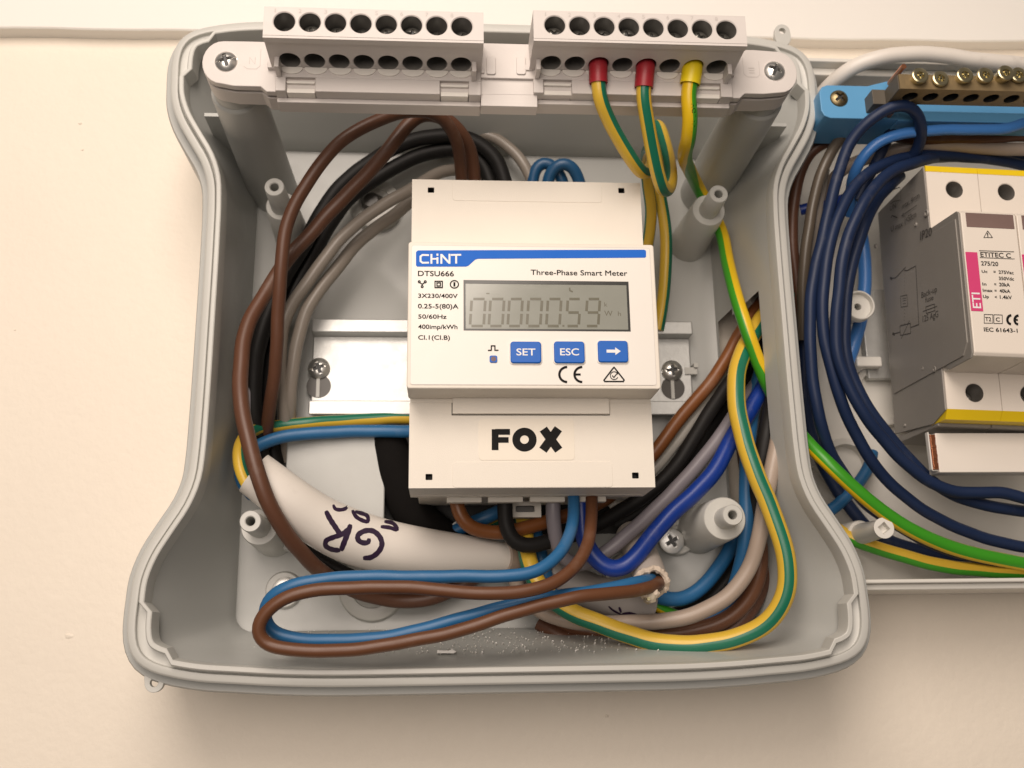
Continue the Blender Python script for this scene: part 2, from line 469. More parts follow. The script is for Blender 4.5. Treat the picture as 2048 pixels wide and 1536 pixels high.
def floorpt(p, ins=0):
    s1, s2 = (1 if p.x >= 0 else -1), (1 if p.y >= 0 else -1)
    ax, ay = abs(p.x), abs(p.y); A, B, r = 79.2-ins*.2, 82.2-ins*.2, 6.0-ins*.8
    q = Vector((max(ax-A, 0), max(ay-B, 0)))
    if q.x > 0 and q.y > 0: q = q.normalized()*r; f = (A+q.x, B+q.y)
    elif q.x > 0: f = (A+r, ay)
    elif q.y > 0: f = (ax, B+r)
    else: f = (min(ax, A+r), min(ay, B+r))
    return (16.0+s1*f[0], 92.6+s2*f[1])
box = thing('meter_enclosure', 'open grey plastic wall box with flared corners holding the smart meter', 'enclosure', (BCX, BCY, 0))
b = MB()
def inner(t, d):
    a = rimloop(-5.3, d, False); return [(a[i][0]*(1-t)+floorpt(RIM[i])[0]*t, a[i][1]*(1-t)+floorpt(RIM[i])[1]*t, d) for i in range(NR)]
wl = [rimloop(2.6, .3), rimloop(2.7, 12), rimloop(2.8, 24), rimloop(2.8, 44), rimloop(2.8, 48.6), rimloop(2.3, 49.6), rimloop(.3, 49.8), rimloop(0, 50.0), rimloop(0, 50.3)]
inn = []
for k in range(11):
    t = k/10; inn.append(inner(t**.9*1.0 if t else 0, 50-41*t))
inn2 = [[(floorpt(p, 0)[0], floorpt(p, 0)[1], 5.8) for p in RIM], [(floorpt(p, 3)[0], floorpt(p, 3)[1], 5.0) for p in RIM]]
# cut-out in the right wall where the wires leave: skip those quads
def incut(x, y, d, outer=False):
    return x > 60 and 46 < y < 113 and 9 < d < (42)
def addloops(mb, loops):
    base = len(mb.v)
    for l in loops: mb.v.extend(l)
    for i in range(len(loops)-1):
        for j in range(NR):
            k = (j+1) % NR
            c = [loops[i][j], loops[i][k], loops[i+1][k], loops[i+1][j]]
            mx = [sum(q[t] for q in c)/4 for t in range(3)]
            if incut(*mx): continue
            mb.face((base+i*NR+j, base+i*NR+k, base+(i+1)*NR+k, base+(i+1)*NR+j))
    return base
addloops(b, wl)
build('outer_shell', b, boxm, box, ang=40)
b = MB(); base = addloops(b, inn+inn2)
b.face([base+(len(inn)+1)*NR+j for j in range(NR)])
build('inner_shell', b, boxin, box, ang=30)
b = MB()
b.loops([rimloop(0, 50.3), rimloop(0, 53.9), rimloop(-.35, 54.4), rimloop(-.7, 54.6), rimloop(-2.3, 54.6), rimloop(-2.5, 54.4), rimloop(-2.6, 53.2), rimloop(-2.9, 53.0), rimloop(-3.0, 52.9, True)
         , rimloop(-3.1, 55.9, True), rimloop(-3.35, 56.5, True), rimloop(-3.6, 56.7, True), rimloop(-4.55, 56.7, True), rimloop(-4.85, 56.5, True), rimloop(-5.0, 56.0, True), rimloop(-5.3, 50.0, True)])
build('rim', b, postm, box, ang=32)
b = MB(); wn = 26
for px, py in ((307, 1366), (1566, 60)):
    x, y = U(px, py, 50); sgn_ = -1 if y < 0 else 1
    # flat ear with a hole and a stem running into the rim
    def ringp(r, a): return (x+r*math.cos(a), y+r*math.sin(a))
    b = MB(); n = 32
    o_ = []; i_ = []
    for j in range(n):
        a = 2*PI*j/n; px_, py_ = ringp(2.7, a)
        if sgn_*math.sin(a) < 0: py_ = y-sgn_*(2.7*abs(math.sin(a))+3.2*abs(math.sin(a))); px_ = x+(2.7+1.2*abs(math.sin(a)))*math.cos(a)*1.0 if abs(math.cos(a)) > 0 else px_
        o_.append((px_, py_)); i_.append(ringp(1.15, a))
    b.loops([[(q[0], q[1], 47.5) for q in i_], [(q[0], q[1], 47.5) for q in o_], [(q[0], q[1], 49.5) for q in o_], [(q[0], q[1], 49.5) for q in i_], [(q[0], q[1], 47.5) for q in i_]])
    build('hinge_ear', b, postm, box, ang=40, bevel=.2)
# lid posts
for i, (x, y, rs) in enumerate([(-55.45, 145.4, 5.3), (92.7, 145.5, 5.9), (-57.7, 36.1, 5.8), (89.9, 37.1, 6.9)]):
    b = MB()
    rb = rs*1.12; dsh = (34.5, 36, 34, 40)[i]
    b.lathe(x, y, [(1.35, 34), (1.4, 49.0), (1.7, 49.3), (3.0, 49.3), (3.25, 49.0), (3.5, dsh), (rs-.3, dsh), (rs, dsh-.4), (rb+.6, 5)], 48)
    build('lid_post', b, postm, box, ang=40)
    b = MB(); b.cyl(x, y, 1.38, 1.38, 34, 35, 24); build('post_hole', b, darkm, box)
for sx, (x, y) in ((-1, (-63.5, 164.7)), (1, (99.97, 166.3))):
    b = MB()
    x2 = x+0*sx; 
    b.lathe(x, y, [(0.5, 82.6), (6.3, 82.6), (6.6, 82.0), (6.8, 76), (7.6, 75.4), (7.8, 74.8), (8.1, 60), (8.9, 5)], 48)
    build('terminal_post', b, boxm, box, ang=40)
    rx, ry = U(*((452, 230) if sx < 0 else (1533, 249)), 52)
    b = MB(); b.box(rx-7.0, rx+7.0, ry-.6, ry+.6, 12, 52)
    build('post_rib', b, boxm, box)
# moulded bosses on the floor
for (px, py, r, h_) in ((752, 412, 9.5, 8.5), (745, 1175, 11, 7.6), (1352, 1075, 6.2, 9.5), (568, 1180, 6, 7.2)):
    x, y = U(px, py, 6); b = MB()
    b.lathe(x, y, [(r*.40, 5.3), (r*.42, h_-1), (r*.62, h_-.7), (r*.64, h_), (r*.94, h_), (r, h_-.4), (r*1.06, 5)], 48)
    build('mounting_boss', b, postm, box, ang=40)
x, y = U(742, 405, 8); b = MB(); b.lathe(x, y, [(.01, 10.6), (2.6, 10.4), (3.6, 9.2), (3.7, 6)], 32); build('mounting_screw', b, innm, box)
x, y = U(1342, 1083, 12); screw(box, (x, y, 13), 4.3, 1.2, .5, mat('zinc_screw', (.86, .86, .84), .42, .7, var=.1, vs=400), 'mounting_screw')
x, y = U(570, 1180, 8); b = MB(); b.lathe(x, y, [(.01, 8.6), (3, 8.5), (4.3, 8.1), (4.5, 6)], 32); build('mounting_screw', b, screwm, box)
# raised entry block on the floor (flat pale plate behind the white cable)
x0, y1 = U(574, 878, 16); x1, y0 = U(768, 1050, 16)
b = MB(); b.prism(rrect(x0, x1, y0-8, y1+3, 1), 5, 16); build('entry_block', b, boxin, box, bevel=.5)
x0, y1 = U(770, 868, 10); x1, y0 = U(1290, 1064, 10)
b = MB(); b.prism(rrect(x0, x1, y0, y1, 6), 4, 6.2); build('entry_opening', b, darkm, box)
x, y = U(1270, 1165, 10)
b = MB(); b.lathe(x, y, [(9.3, 6), (9.5, 13), (10.6, 13), (10.8, 5)], 48); build('cable_entry_ring', b, postm, box, ang=40)
# broken edge around the cut-out
enc2m_ = mat('white_torn_plastic', (.60, .59, .55), .25, var=.1, vs=300, bump=.6, bs=500)
for k, (px, py, d, s_) in enumerate([(1505, 520, 30, 3.0), (1512, 545, 26, 4.5), (1500, 575, 20, 5.0), (1515, 600, 24, 5.5), (1528, 560, 34, 4), (1503, 462, 34, 1.2), (1494, 470, 31, .9)]):
    x, y = U(px, py, d); b = MB()
    pl = [(x+s_*.75*(.55+.6*random.random())*math.cos(a*PI/5), y+s_*(.6+.6*random.random())*math.sin(a*PI/5)) for a in range(10)]
    b.loops([[(p[0], p[1], d-3-.6*(p[0]-x)) for p in pl], [(x+(p[0]-x)*.8, y+(p[1]-y)*.8, d+.6*random.random()-.5*(p[0]-x)) for p in pl]], True, True, True)
    build('broken_edge', b, [boxin, enc2m_][k % 2], box, ang=20)
# moulded tick right of the rail
x, y = U(1385, 742, 8); b = MB(); b.box(x-3, x+1.6, y-1.5, y+1.2, 5, 9); b.box(x+.2, x+1.8, y+.8, y+2.6, 5, 10); build('rail_stop', b, postm, box, bevel=.2)
# crumbs in the bottom of the box
b = MB()
for k in range(380):
    x = random.gauss(14, 26) if k % 3 else random.uniform(-60, 60); x = max(-58, min(95, x))
    u = random.random()**.6
    y = 5.5-9.0*u; d = 6+24*u+random.random()*.3 if y < 4.4 else 5.2
    # inner bottom wall runs from floor (y 4.4,d 9) to rim (y -6.7,d 50)
    d = 50-41*max(0, min(1, (y+6.7)/11.3))**1.11+.6 if y < 4.2 else 5.3
    s_ = random.choice([.13, .17, .22, .32])*(1 if random.random() < .95 else 2.0)
    pl = [(x+s_*(.6+.7*random.random())*math.cos(a*2*PI/5), y+s_*(.6+.7*random.random())*math.sin(a*2*PI/5)) for a in range(5)]
    b.loops([[(p[0], p[1], d-.2) for p in pl], [(x+(p[0]-x)*.6, y+(p[1]-y)*.5+.5*s_+.12, d+s_*1.5+.5) for p in pl]], True, True, True)
o = build('plaster_dust', b, crumbm, kind='stuff', smooth=False); tag(o, 'white plaster dust and crumbs along the bottom wall inside the box', 'dust')
x, y = U(893, 1305, 41)
b = MB(); b.prism([(x-2.8, y-.2), (x+2.2, y-.3), (x+3.1, y+.2), (x+1.8, y+.9), (x+.4, y+.55), (x-2.9, y+.8)], 37.5, 41.2)
tag(build('plaster_chip', b, crumbm, bevel=.2), 'longest white plaster chip lying on the bottom wall of the box', 'chip')

# ================================================================== DIN RAIL
rx0, rx1 = -46.6, 90.3
rail = thing('mounting_rail', 'zinc plated mounting rail across the box behind the meter', 'rail', (22, 94.4, 5.3))
def profile(x): return [(x, 111.9, 12.6), (x, 111.9, 13.6), (x, 106.9, 13.6), (x, 106.9, 8.2), (x, 82.1, 8.2), (x, 82.1, 13.6), (x, 77.0, 13.6), (x, 77.0, 12.6),
                        (x, 81.1, 12.6), (x, 81.1, 7.2), (x, 107.9, 7.2), (x, 107.9, 12.6)]
b = MB(); b.loops([profile(rx0), profile(rx1)], True, True, True)
ro = build('rail_body', b, zincm, rail, bevel=.7, seg=3)
for cx in (-44.3+.0, 83.0):
    cx = cx
cut = []
for i, (cx, cy, rt) in enumerate(((-44.1, 94.9, .35), (83.0, 94.6, .12))):
    b = MB(); b.cyl(cx+.1, cy-6.4, 4.3, 4.3, 8.24, 8.3, 36); build('keyhole', b, innm, rail)
    b = MB(); b.box(cx-.7, cx+.5, cy-10.5, cy-3.6, 8.3, 8.75); build('hole_rib', b, postm, rail)
    screw(rail, (cx, cy, 8.8), 3.9, 1.6, rt, screwm, slot=True)

# ================================================================== ENERGY METER
MX0, MX1 = -9.95, 62.55
meter = thing('energy_meter', 'cream three phase smart meter with grey display and three blue buttons on the rail', 'smart meter', (26.3, 92, 8))
def Z(x, y, d=78.3):  # zoom measurement of the front panel
    return U(800+x/3.072, 340+y/3.072, d)
b = MB()
b.box(-8, 60.8, 45.2, 139.5, 13.9, 50)          # inner body
build('body', b, metm, meter, bevel=.5)
def cover(name, y0, y1, holes, grooves):
    b = MB(); x0, x1 = MX0, MX1
    fr = lambda u, v, w: (u, v, 65+w)
    cells = []; hs = []
    xm = [x0]+[(holes[0][0]+holes[1][0])/2]+[x1]
    for k in range(2):
        cells.append((xm[k], xm[k+1], y0, y1)); hs.append((holes[k][0], holes[k][1], .95, .85))
    hole_face(b, fr, cells, hs, 3.5, n=32, square=True, mi_in=1)
    poly = [(x0, y0), (x1, y0), (x1, y1), (x0, y1)]
    b.loops([[(x, y, 65) for x, y in poly], [(x, y, 46) for x, y in poly]], True, False, True)
    return b
b = cover('terminal_cover', 116, 141.3, [(*U(862, 380, 65),), (*U(1243, 381, 65),)], None)
build('terminal_cover', b, [metm, darkm], meter, ang=30)
b = cover('terminal_cover', 43.5, 69.0, [(*U(858, 954, 65),), (*U(1271, 951, 65),)], None)
build('terminal_cover', b, [metm, darkm], meter, ang=30)
b = MB(); b.box(MX0+.15, MX1-.15, 69, 116, 46, 65.2); build('middle_body', b, metm, meter)
# break-out plates moulded into the covers
for (a, c, e, f_) in ((905, 1204, 363, 406), (905, 1226, 924, 976)):
    x0, y1 = U(a, e, 65); x1, y0 = U(c, f_, 65)
    if e < 500: y1 = 141.2
    else: y0 = 43.6
    b = MB(); b.prism(rrect(x0, x1, y0, y1, 1.0), 64.8, 65.14); build('breakout_plate', b, metm, meter, bevel=.1)
# bottom edge steps
b = MB(); b.box(MX0+1.5, MX1-1.5, 43.9, 46, 44.5, 46.1); build('cover_step', b, clipm, meter, bevel=.2)
b = MB(); b.box(MX0+.8, MX1-1.0, 43.7, 46, 53, 54); b.box(MX0+.8, MX1-1.0, 43.4, 46, 49, 50.2); build('cover_groove', b, clipm, meter)
for (a, c) in ((265, 465), (500, 700), (738, 938), (1020, 1172)):
    x0, y1 = U(800+a/2.844, 780+622/2.844, 44); x1, y0 = U(800+c/2.844, 780+644/2.844, 44)
    b = MB(); b.box(x0, x1, 42.1, 45.4, 41.5, 44.6); build('terminal_tab', b, clipm, meter, bevel=.25)
# rail clip
x0, y1 = U(1024, 1004, 30); x1, y0 = U(1082, 1035, 30)
b = MB(); fr = lambda u, v, w: (u, v, 31+w)
hole_face(b, fr, [(x0, x1, y0, y1)], [((x0+x1)/2-.5, y1-2.4, 3.0, 1.0)], 2, square=True)
pl = [(x0, y0), (x1, y0), (x1, y1), (x0, y1)]
b.loops([[(x, y, 31) for x, y in pl], [(x, y, 27) for x, y in pl]], True, False, True)
build('rail_clip', b, [clipm, innm], meter)
# raised front
PX0, PX1, PY0, PY1 = -10.4, 62.95, 70.1, 114.9
b = MB(); b.prism(rrect(PX0, PX1, PY0, PY1, .9, 5), 65, 78)
build('front_housing', b, metm, meter, bevel=.45, seg=3)
b = MB(); b.prism([(PX1-8.3, 111), (PX1-8.3+7.9, 111), (PX1-8.3+7.9, 111.5), (PX1-8.3, 111.5)], 77, 77.4)
x0, y1 = Z(72, 462, 78.1); x1, y0 = Z(1572, 1322, 78.1)
x1 = 61.6
b = MB(); b.prism(rrect(x0, x1, y0, y1, .7, 4), 77.9, 78.16); fo = build('label_plate', b, filmm, meter)
b = MB(); ribbon(b, rrect(x0, x1, y0, y1, .7, 4), .14, 78.17, closed=True); build('plate_edge', b, stripm, meter)
DL = 78.24
# hinge flap below
x0, y1 = U(905, 801, 66); x1, y0 = U(1219, 828, 66)
b = MB(); b.box(x0, x1, y0, 70.2, 64, 66.4); build('hinge_flap', b, metm, meter, bevel=.2)
b = MB(); b.box(x0-.1, x1+.25, y0-.22, y0+.02, 65.02, 65.06); b.box(x0-.25, x0-.02, y0-.2, 69.5, 65.02, 65.06); b.box(x1+.02, x1+.2, y0-.2, 69.5, 65.02, 65.06)
build('flap_gap', b, darkm, meter)
# header bar
pts = [(104, 497), (112, 493), (1500, 489), (1509, 493), (1512, 500), (1512, 532), (1505, 538), (480, 545), (462, 550), (420, 588), (405, 593), (106, 593), (98, 585), (98, 505)]
pl = [Z(*p) for p in pts]
b = MB(); b.prism(pl[::-1], 78.1, DL); build('header_bar', b, bluem, meter)
DW = DL+.06
b = MB()
def zs(pts, w, d=DW, closed=False, mb=None): ribbon(mb or b, [Z(*p, 78.3) for p in pts], w, d, closed)
zs([(178, 523), (138, 522), (126, 531), (126, 560), (138, 570), (178, 569)], .56)
zs([(193, 516), (193, 576)], .56); zs([(193, 546), (226, 546)], .5); zs([(230, 536), (230, 576)], .56); zs([(230, 514), (230, 527)], .56)
zs([(254, 576), (254, 516)], .56); zs([(256, 521), (302, 571)], .6); zs([(304, 576), (304, 515)], .56)
zs([(312, 522), (376, 521)], .56); zs([(345, 522), (345, 575)], .56)
build('maker_logo', b, whiteink, meter)
b = MB()
def zt(s, x0, x1, yt, yb, bold=.004, mb=None):
    a, yy = Z(x0, yb); c, _ = Z(x1, yb); _, yy2 = Z(x0, yt)
    text(mb or b, s, a, c, yy, yy2, DW, min(bold, .004), dbl=.045)
zt('DTSU666', 110, 330, 619, 650, .006)
zt('Three-Phase Smart Meter', 803, 1396, 612, 643, .001)
zt('3X230/400V', 111, 353, 759, 784); zt('0.25-5(80)A', 110, 358, 822, 849); zt('50/60Hz', 111, 285, 887, 912)
zt('400imp/kWh', 111, 352, 949, 975); zt('Cl.1(Cl.B)', 111, 306, 1015, 1041)
build('printed_text', b, inkm, meter)
b = MB()
for cx, cy in ((118, 686), (155, 686), (136, 716)):
    ribbon(b, [Z(cx+6*math.cos(a*PI/8), cy+6*math.sin(a*PI/8)) for a in range(16)], .3, DW, True)
zs([(122, 691), (136, 702), (151, 691)], .32); zs([(136, 702), (136, 710)], .32)
zs([(215, 683), (260, 683), (260, 722), (215, 722)], .32, closed=True); zs([(227, 693), (248, 693), (248, 712), (227, 712)], .32, closed=True)
ribbon(b, [Z(334+25*math.cos(a*PI/16), 702+23*math.sin(a*PI/16)) for a in range(32)], .32, DW, True)
zt('1', 328, 339, 689, 715, .01)
zs([(540, 1108), (561, 1107), (561, 1080), (583, 1080), (583, 1107), (605, 1107)], .34)
def arcz(cx, cy, rx, ry, a0, a1, w): zs([(cx+rx*math.cos(math.radians(a0+(a1-a0)*i/20)), cy-ry*math.sin(math.radians(a0+(a1-a0)*i/20))) for i in range(21)], w)
arcz(1027, 1256, 48, 46, 90, 270, .68); arcz(1120, 1256, 48, 46, 90, 270, .68); zs([(1074, 1256), (1110, 1256)], .62)
zs([(1315, 1212), (1322, 1220), (1377, 1290), (1372, 1299), (1258, 1299), (1253, 1291), (1308, 1219)], .4, closed=True)
arcz(1316, 1263, 24, 24, 20, 335, .22); zs([(1303, 1262), (1314, 1274), (1338, 1244)], .28)
build('printed_symbols', b, inkm, meter)
# display
dp = [Z(390, 675), Z(1399, 670), Z(1413, 980), Z(393, 985)]
dx0, dx1, dy1, dy0 = dp[0][0], dp[1][0]+.2, dp[0][1], dp[3][1]
disp = link('display', None, meter, ((dx0+dx1)/2, (dy0+dy1)/2, 78))
b = MB(); pl = [(dx0, dy0), (dx1, dy0), (dx1, dy1), (dx0, dy1)]; pi_ = [(dx0+.6, dy0+.55), (dx1-.7, dy0+.55), (dx1-.7, dy1-1.1), (dx0+.6, dy1-1.1)]
b.loops([[(x, y, DL+.0) for x, y in pl], [(x, y, DL+.04) for x, y in pi_], [(x, y, 78.18) for x, y in pi_]]); build('display_frame', b, lcdf, disp)
b = MB(); b.loops([[(x, y, 78.17) for x, y in pl], [(x, y, 78.185) for x, y in pl]], True, False, True); build('screen', b, lcdm, disp)
DS = 78.2
b = MB()
def seg7(x0, x1, y0, y1, on):
    sk = 11
    def q(u, v): return (x0+(x1-x0)*u+sk*(1-v)-6, y0+(y1-y0)*v)
    g = .06; w = 1.0
    S = {'a': [(g+.05, 0), (1-g, 0)], 'b': [(1, g), (1, .5-g*.8)], 'c': [(1, .5+g*.8), (1, 1-g)], 'd': [(g+.05, 1), (1-g, 1)],
         'e': [(0, .5+g*.8), (0, 1-g)], 'f': [(0, g), (0, .5-g*.8)], 'g': [(g+.05, .5), (1-g, .5)]}
    for c in on: zs([q(*p) for p in S[c]], .8, DS)
dg = [(436, 520), (552, 635), (668, 748), (786, 868), (905, 986), (1027, 1104), (1146, 1224)]
for (a, c), on in zip(dg, ('abcdef',)*5+('acdfg', 'abcdfg')): seg7(a, c, 792, 958, on)
zs([(1004, 951), (1004, 962)], .6, DS)
build('digits', b, segm, disp)
b = MB()
def zt2(s, x0, x1, yt, yb):
    a, yy = Z(x0, yb); c, _ = Z(x1, yb); _, yy2 = Z(x0, yt); text(b, s, a, c, yy, yy2, DS+.005, .004)
zt2('k', 1256, 1275, 812, 838); zt2('W', 1256, 1307, 864, 896); zt2('h', 1340, 1358, 868, 896)
zs([(1042, 722), (1044, 740), (1062, 748)], .45, DS+.005); zs([(530, 758), (550, 758)], .4, DS+.005)
build('unit_marks', b, segm, disp)
# LED and buttons
x0, y1 = Z(550, 1140); x1, y0 = Z(598, 1184)
b = MB(); b.prism(rrect(x0, x1, y0, y1, .5), 78.1, 78.5); led = build('pulse_led', b, btnm, meter, bevel=.12)
b = MB(); b.cyl((x0+x1)/2, (y0+y1)/2, .75, .75, 78.4, 78.56, 20); build('lens', b, mat('led_red_brown', (.12, .05, .06), .3), led)
for a, c, e, f_, t in ((677, 868, 1057, 1190, 'SET'), (944, 1135, 1056, 1190, 'ESC'), (1212, 1402, 1052, 1185, '')):
    x0, y1 = Z(a, e); x1, y0 = Z(c, f_)
    b = MB(); b.prism(rrect(x0-.35, x1+.35, y0-.35, y1+.35, 1.2), 78.1, 78.45); build('button_surround', b, filmm, meter, bevel=.25, seg=3)
    b = MB(); b.prism(rrect(x0, x1, y0, y1, .9), 78.1, 79.15); bt = build('button', b, btnm, meter, bevel=.35, seg=3)
    b = MB()
    if t:
        dx = (x1-x0)*.19; text(b, t, x0+dx, x1-dx, y0+(y1-y0)*.34, y0+(y1-y0)*.66, 79.22, .012)
    else:
        ym = (y0+y1)/2; xa = x0+(x1-x0)*.28; xb = x0+(x1-x0)*.75
        b.v += [(xa, ym-.45, 79.22), (xb-1.6, ym-.45, 79.22), (xb-1.6, ym-1.15, 79.22), (xb, ym, 79.22), (xb-1.6, ym+1.15, 79.22), (xb-1.6, ym+.45, 79.22), (xa, ym+.45, 79.22)]; b.face(range(7))
    build('button_mark', b, whiteink, bt)
# FOX sticker
def Z5(x, y, d=65.2): return U(800+x/2.844, 780+y/2.844, d)
x0, y1 = Z5(447, 165); x1, y0 = Z5(995, 398)
b = MB(); b.prism(rrect(x0, x1, y0, y1, 1.1), 65, 65.12)
st = build('name_sticker', b, mat('sticker_film', (.78, .712, .605), .42, var=.01), meter, bevel=.04)
b = MB()
def z5(pts, w, closed=False): ribbon(b, [Z5(*p) for p in pts], w, 65.18, closed)
k = 39/2.844/6.8
z5([(541, 223), (541, 342)], k); z5([(541, 238), (626, 238)], .88*k); z5([(541, 284), (618, 284)], .84*k)
z5([(708+47*math.cos(a*PI/16), 282+46*math.sin(a*PI/16)) for a in range(32)], k*1.15, True)
z5([(815, 222), (903, 342)], k*1.3); z5([(901, 220), (813, 342)], k*1.3)
build('sticker_lettering', b, inkm, st)

# ================================================================== TERMINAL CARRIER + BLOCKS
carr = thing('terminal_carrier', 'pale grey carrier bar screwed across the two tall posts at the top of the box', 'carrier', (18, 164, 83))
b = MB()
yt, yb_ = 172.0, 156.6
def carrier_poly(i=0):
    L = []
    cxl, cxr, cy = -63.4, 100.0, 164.6
    R0 = 7.0-i
    pts = [(-50, yb_-1.0+i), (-51.5, yb_-1.0+i), (-53.2, yb_+.6+i*.6), (-61, yb_+.6+i)]
    for k in range(13):
        a = -PI/2-PI*k/12; pts.append((cxl-1.2+(R0-1.2)*1.0*math.cos(a)*1.0, cy+.3+(7.0-i)*math.sin(a)*(1 if abs(math.sin(a)) < 2 else 1)))
    pts += [(-58, yt-i), (-50, yt-i), (86, yt+1.4-i), (94, yt+1.6-i)]
    for k in range(13):
        a = PI/2-PI*k/12; pts.append((cxr+1.2+(R0-1.2)*math.cos(a), cy+1.6+(7.0-i)*math.sin(a)))
    pts += [(96, yb_+2.0+i), (90.3, yb_+2.0+i), (88.6, yb_+.4+i), (86, yb_+.4+i)]
    return pts
b.prism(carrier_poly()[::-1], 88.6, 91); build('carrier_plate', b, stripm, carr, bevel=.3, ang=50)
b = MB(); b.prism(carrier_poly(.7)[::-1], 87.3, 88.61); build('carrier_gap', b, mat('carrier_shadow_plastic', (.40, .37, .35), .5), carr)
b = MB(); b.prism(carrier_poly(0)[::-1], 80.5, 87.3); build('carrier_base', b, stripm, carr, bevel=.3, ang=50)
# the middle bridge between the blocks
x0 = U(968, 100, 91)[0]; x1 = U(1066, 100, 91)[0]
b = MB(); b.box(x0-1, x1+1, 161.2, 172.8, 91, 92.0); build('bridge_plate', b, stripm, carr, bevel=.2)
b = MB(); b.box(x0-1, x1+1, 152.6, 156.8, 86, 90.9); build('bridge_step', b, stripm, carr, bevel=.2)
for px in (982, 1042):
    x, y = U(px, 132, 92); b = MB(); b.prism(rrect(x-1.4, x+1.4, y-3, y+3, .7), 91.9, 92.5); build('bridge_nib', b, stripm, carr, bevel=.2)
b = MB(); x, y = U(504, 122, 91)
ribbon(b, [(x+2.4, y+4), (x+2.4, y-1.6), (x+1.4, y-2.6), (x-1.2, y-2.6), (x-2.3, y-1.8)], .16, 91.06); ribbon(b, [(x-.7, y-1), (x-.7, y+1.2), (x+.9, y-1), (x+.9, y+1.2)], .18, 91.06)
x, y = U(1503, 140, 91)
ribbon(b, [(x-2.6, y+4), (x-2.5, y-1.4), (x-1.5, y-2.4), (x+1.6, y-2.4), (x+2.4, y-1.6), (x+2.4, y+3)], .16, 91.06)
for k in range(3): ribbon(b, [(x-.9, y-1+k*.8), (x+.9, y-1+k*.8)], .18, 91.06)
build('embossed_mark', b, mat('embossed_plastic', (.50, .46, .43), .5), carr)
for x, y, rt in ((-63.5, 165.0, .3), (99.95, 166.4, 1.2)):
    screw(carr, (x, y, 91), 3.3, 1.6, rt, screwm, slot=True)
BL_TOP, BL_BOT = 172.0, 163.0
def terminal_block(xa, xb, h0, pitch, dy, label, digit_off):
    blk = thing('terminal_block', label, 'terminal block', ((xa+xb)/2, 162+dy, 84))
    xs_ = [h0+pitch*k for k in range(8)]
    b = MB(); fr = lambda u, v, w: (u, v, 108+w)
    y0, y1 = BL_BOT+dy, BL_TOP+dy
    ed = [xa]+[(xs_[k]+xs_[k+1])/2 for k in range(7)]+[xb]
    hole_face(b, fr, [(ed[k], ed[k+1], y0, y1) for k in range(8)], [(xs_[k], y0+4.4, 2.95, 2.95) for k in range(8)], 7.5, n=40, mi_bot=1)
    # top, sides, back of the tower
    b.loops([[(xa, y1, 108), (xa, y1, 88)], [(xb, y1, 108), (xb, y1, 88)]], False)
    b.loops([[(xa, y0, 108), (xa, y1, 108)], [(xa+.5, y0-.0, 92), (xa, y1, 88)]], False)
    b.loops([[(xb, y0, 108), (xb, y1, 108)], [(xb-.5, y0-.0, 92), (xb, y1, 88)]], False)
    # lip along the lower front edge
    b.box(xa, xb, y0-.75, y0+.02, 105.6, 107.9)
    # underside with the wire holes (plane y = y0-.4 , d from 92 to 106)
    yu = y0-.3
    fr2 = lambda u, v, w: (u, yu-w*1.0, v)
    hole_face(b, fr2, [(ed[k], ed[k+1], 92.0, 106) for k in range(8)], [(xs_[k], 95.9, 2.95, 3.7) for k in range(8)], 6.5, n=40)
    build('housing', b, [stripm, mat('inner_grey_plastic', (.20, .19, .175), .35)], blk, ang=30)
    # paler half disc below each hole paints the lit area on the step
    for xc in xs_:
        b = MB()
        l1 = [(xc+3.25*math.cos(PI+PI*j/16), yu-.05+2.1*math.sin(PI+PI*j/16), 92.75) for j in range(17)]
        l2 = [(p[0], p[1], 92.3) for p in l1]; l0 = [(p[0], yu-.05, 92.9) for p in l1]
        b.loops([l0, l1, l2], False)
        build('lit_half_disc', b, filmm, blk)
    # lower step with two latch windows
    b = MB(); ya, yb2 = yu-6.9, yu-1.6
    wxa, wxb = xa+4.6, xb-4.6
    wins = [(xa+4.2, xa+12.6), (xb-12.2, xb-3.8)]
    b.box(xa+1.2, xb-.2, yu-3.0, yu+.2, 84, 92.4)
    xsn = [xa+1.2, wins[0][0], wins[0][1], wins[1][0], wins[1][1], xb-.2]
    for k in range(5):
        if k in (0, 2, 4): b.box(xsn[k], xsn[k+1], ya-.6, yu-2.9, 85.4, 92.4)
        else: b.box(xsn[k], xsn[k+1], ya-.6, yu-2.9, 85.4, 87.6)
    b.box(xa+1.2, xb-.2, ya-2.0, ya-.5, 82.6, 88.4)
    build('latch_skirt', b, stripm, blk, bevel=.28)
    for w0, w1 in wins:
        b = MB(); b.box(w0+.15, w1-.15, yu-4.7, yu-3.9, 88, 91.9); build('latch_bar', b, filmm, blk, bevel=.2)
        b = MB(); b.box(w0+.15, w1-.15, ya-.5, ya+.9, 87, 91.2); build('latch_bar', b, filmm, blk, bevel=.2)
    for xx in (xa+1.6, xb-3.0):
        b = MB(); b.box(xx, xx+1.3, yu-3.2, yu+.6, 91, 98); build('side_rib', b, stripm, blk, bevel=.2)
    for sx_, xx in ((-1, xa-.6), (1, xb-.8)):
        b = MB(); b.box(xx-.7, xx+1.6, yu-.2, yu+1.6, 91, 92.6); build('side_nib', b, stripm, blk, bevel=.2)
    b = MB()
    for k, xc in enumerate(xs_):
        text(b, str(k+1), xc-3.2 if k else xc-2.8, xc-2.4, y1-1.8, y1-.6, 108.05, 0)
    build('embossed_number', b, mat('embossed_plastic', (.50, .46, .43), .5), blk)
    for k, xc in enumerate(xs_):
        screw(blk, (xc+random.uniform(-.2, .2), y0+3.9, random.uniform(101.6, 103.6)), 2.65, 1.2, random.random()*3, mat('clamp_screw', (.36, .35, .32), .38, .9), 'clamp_screw')
    return blk, xs_, yu
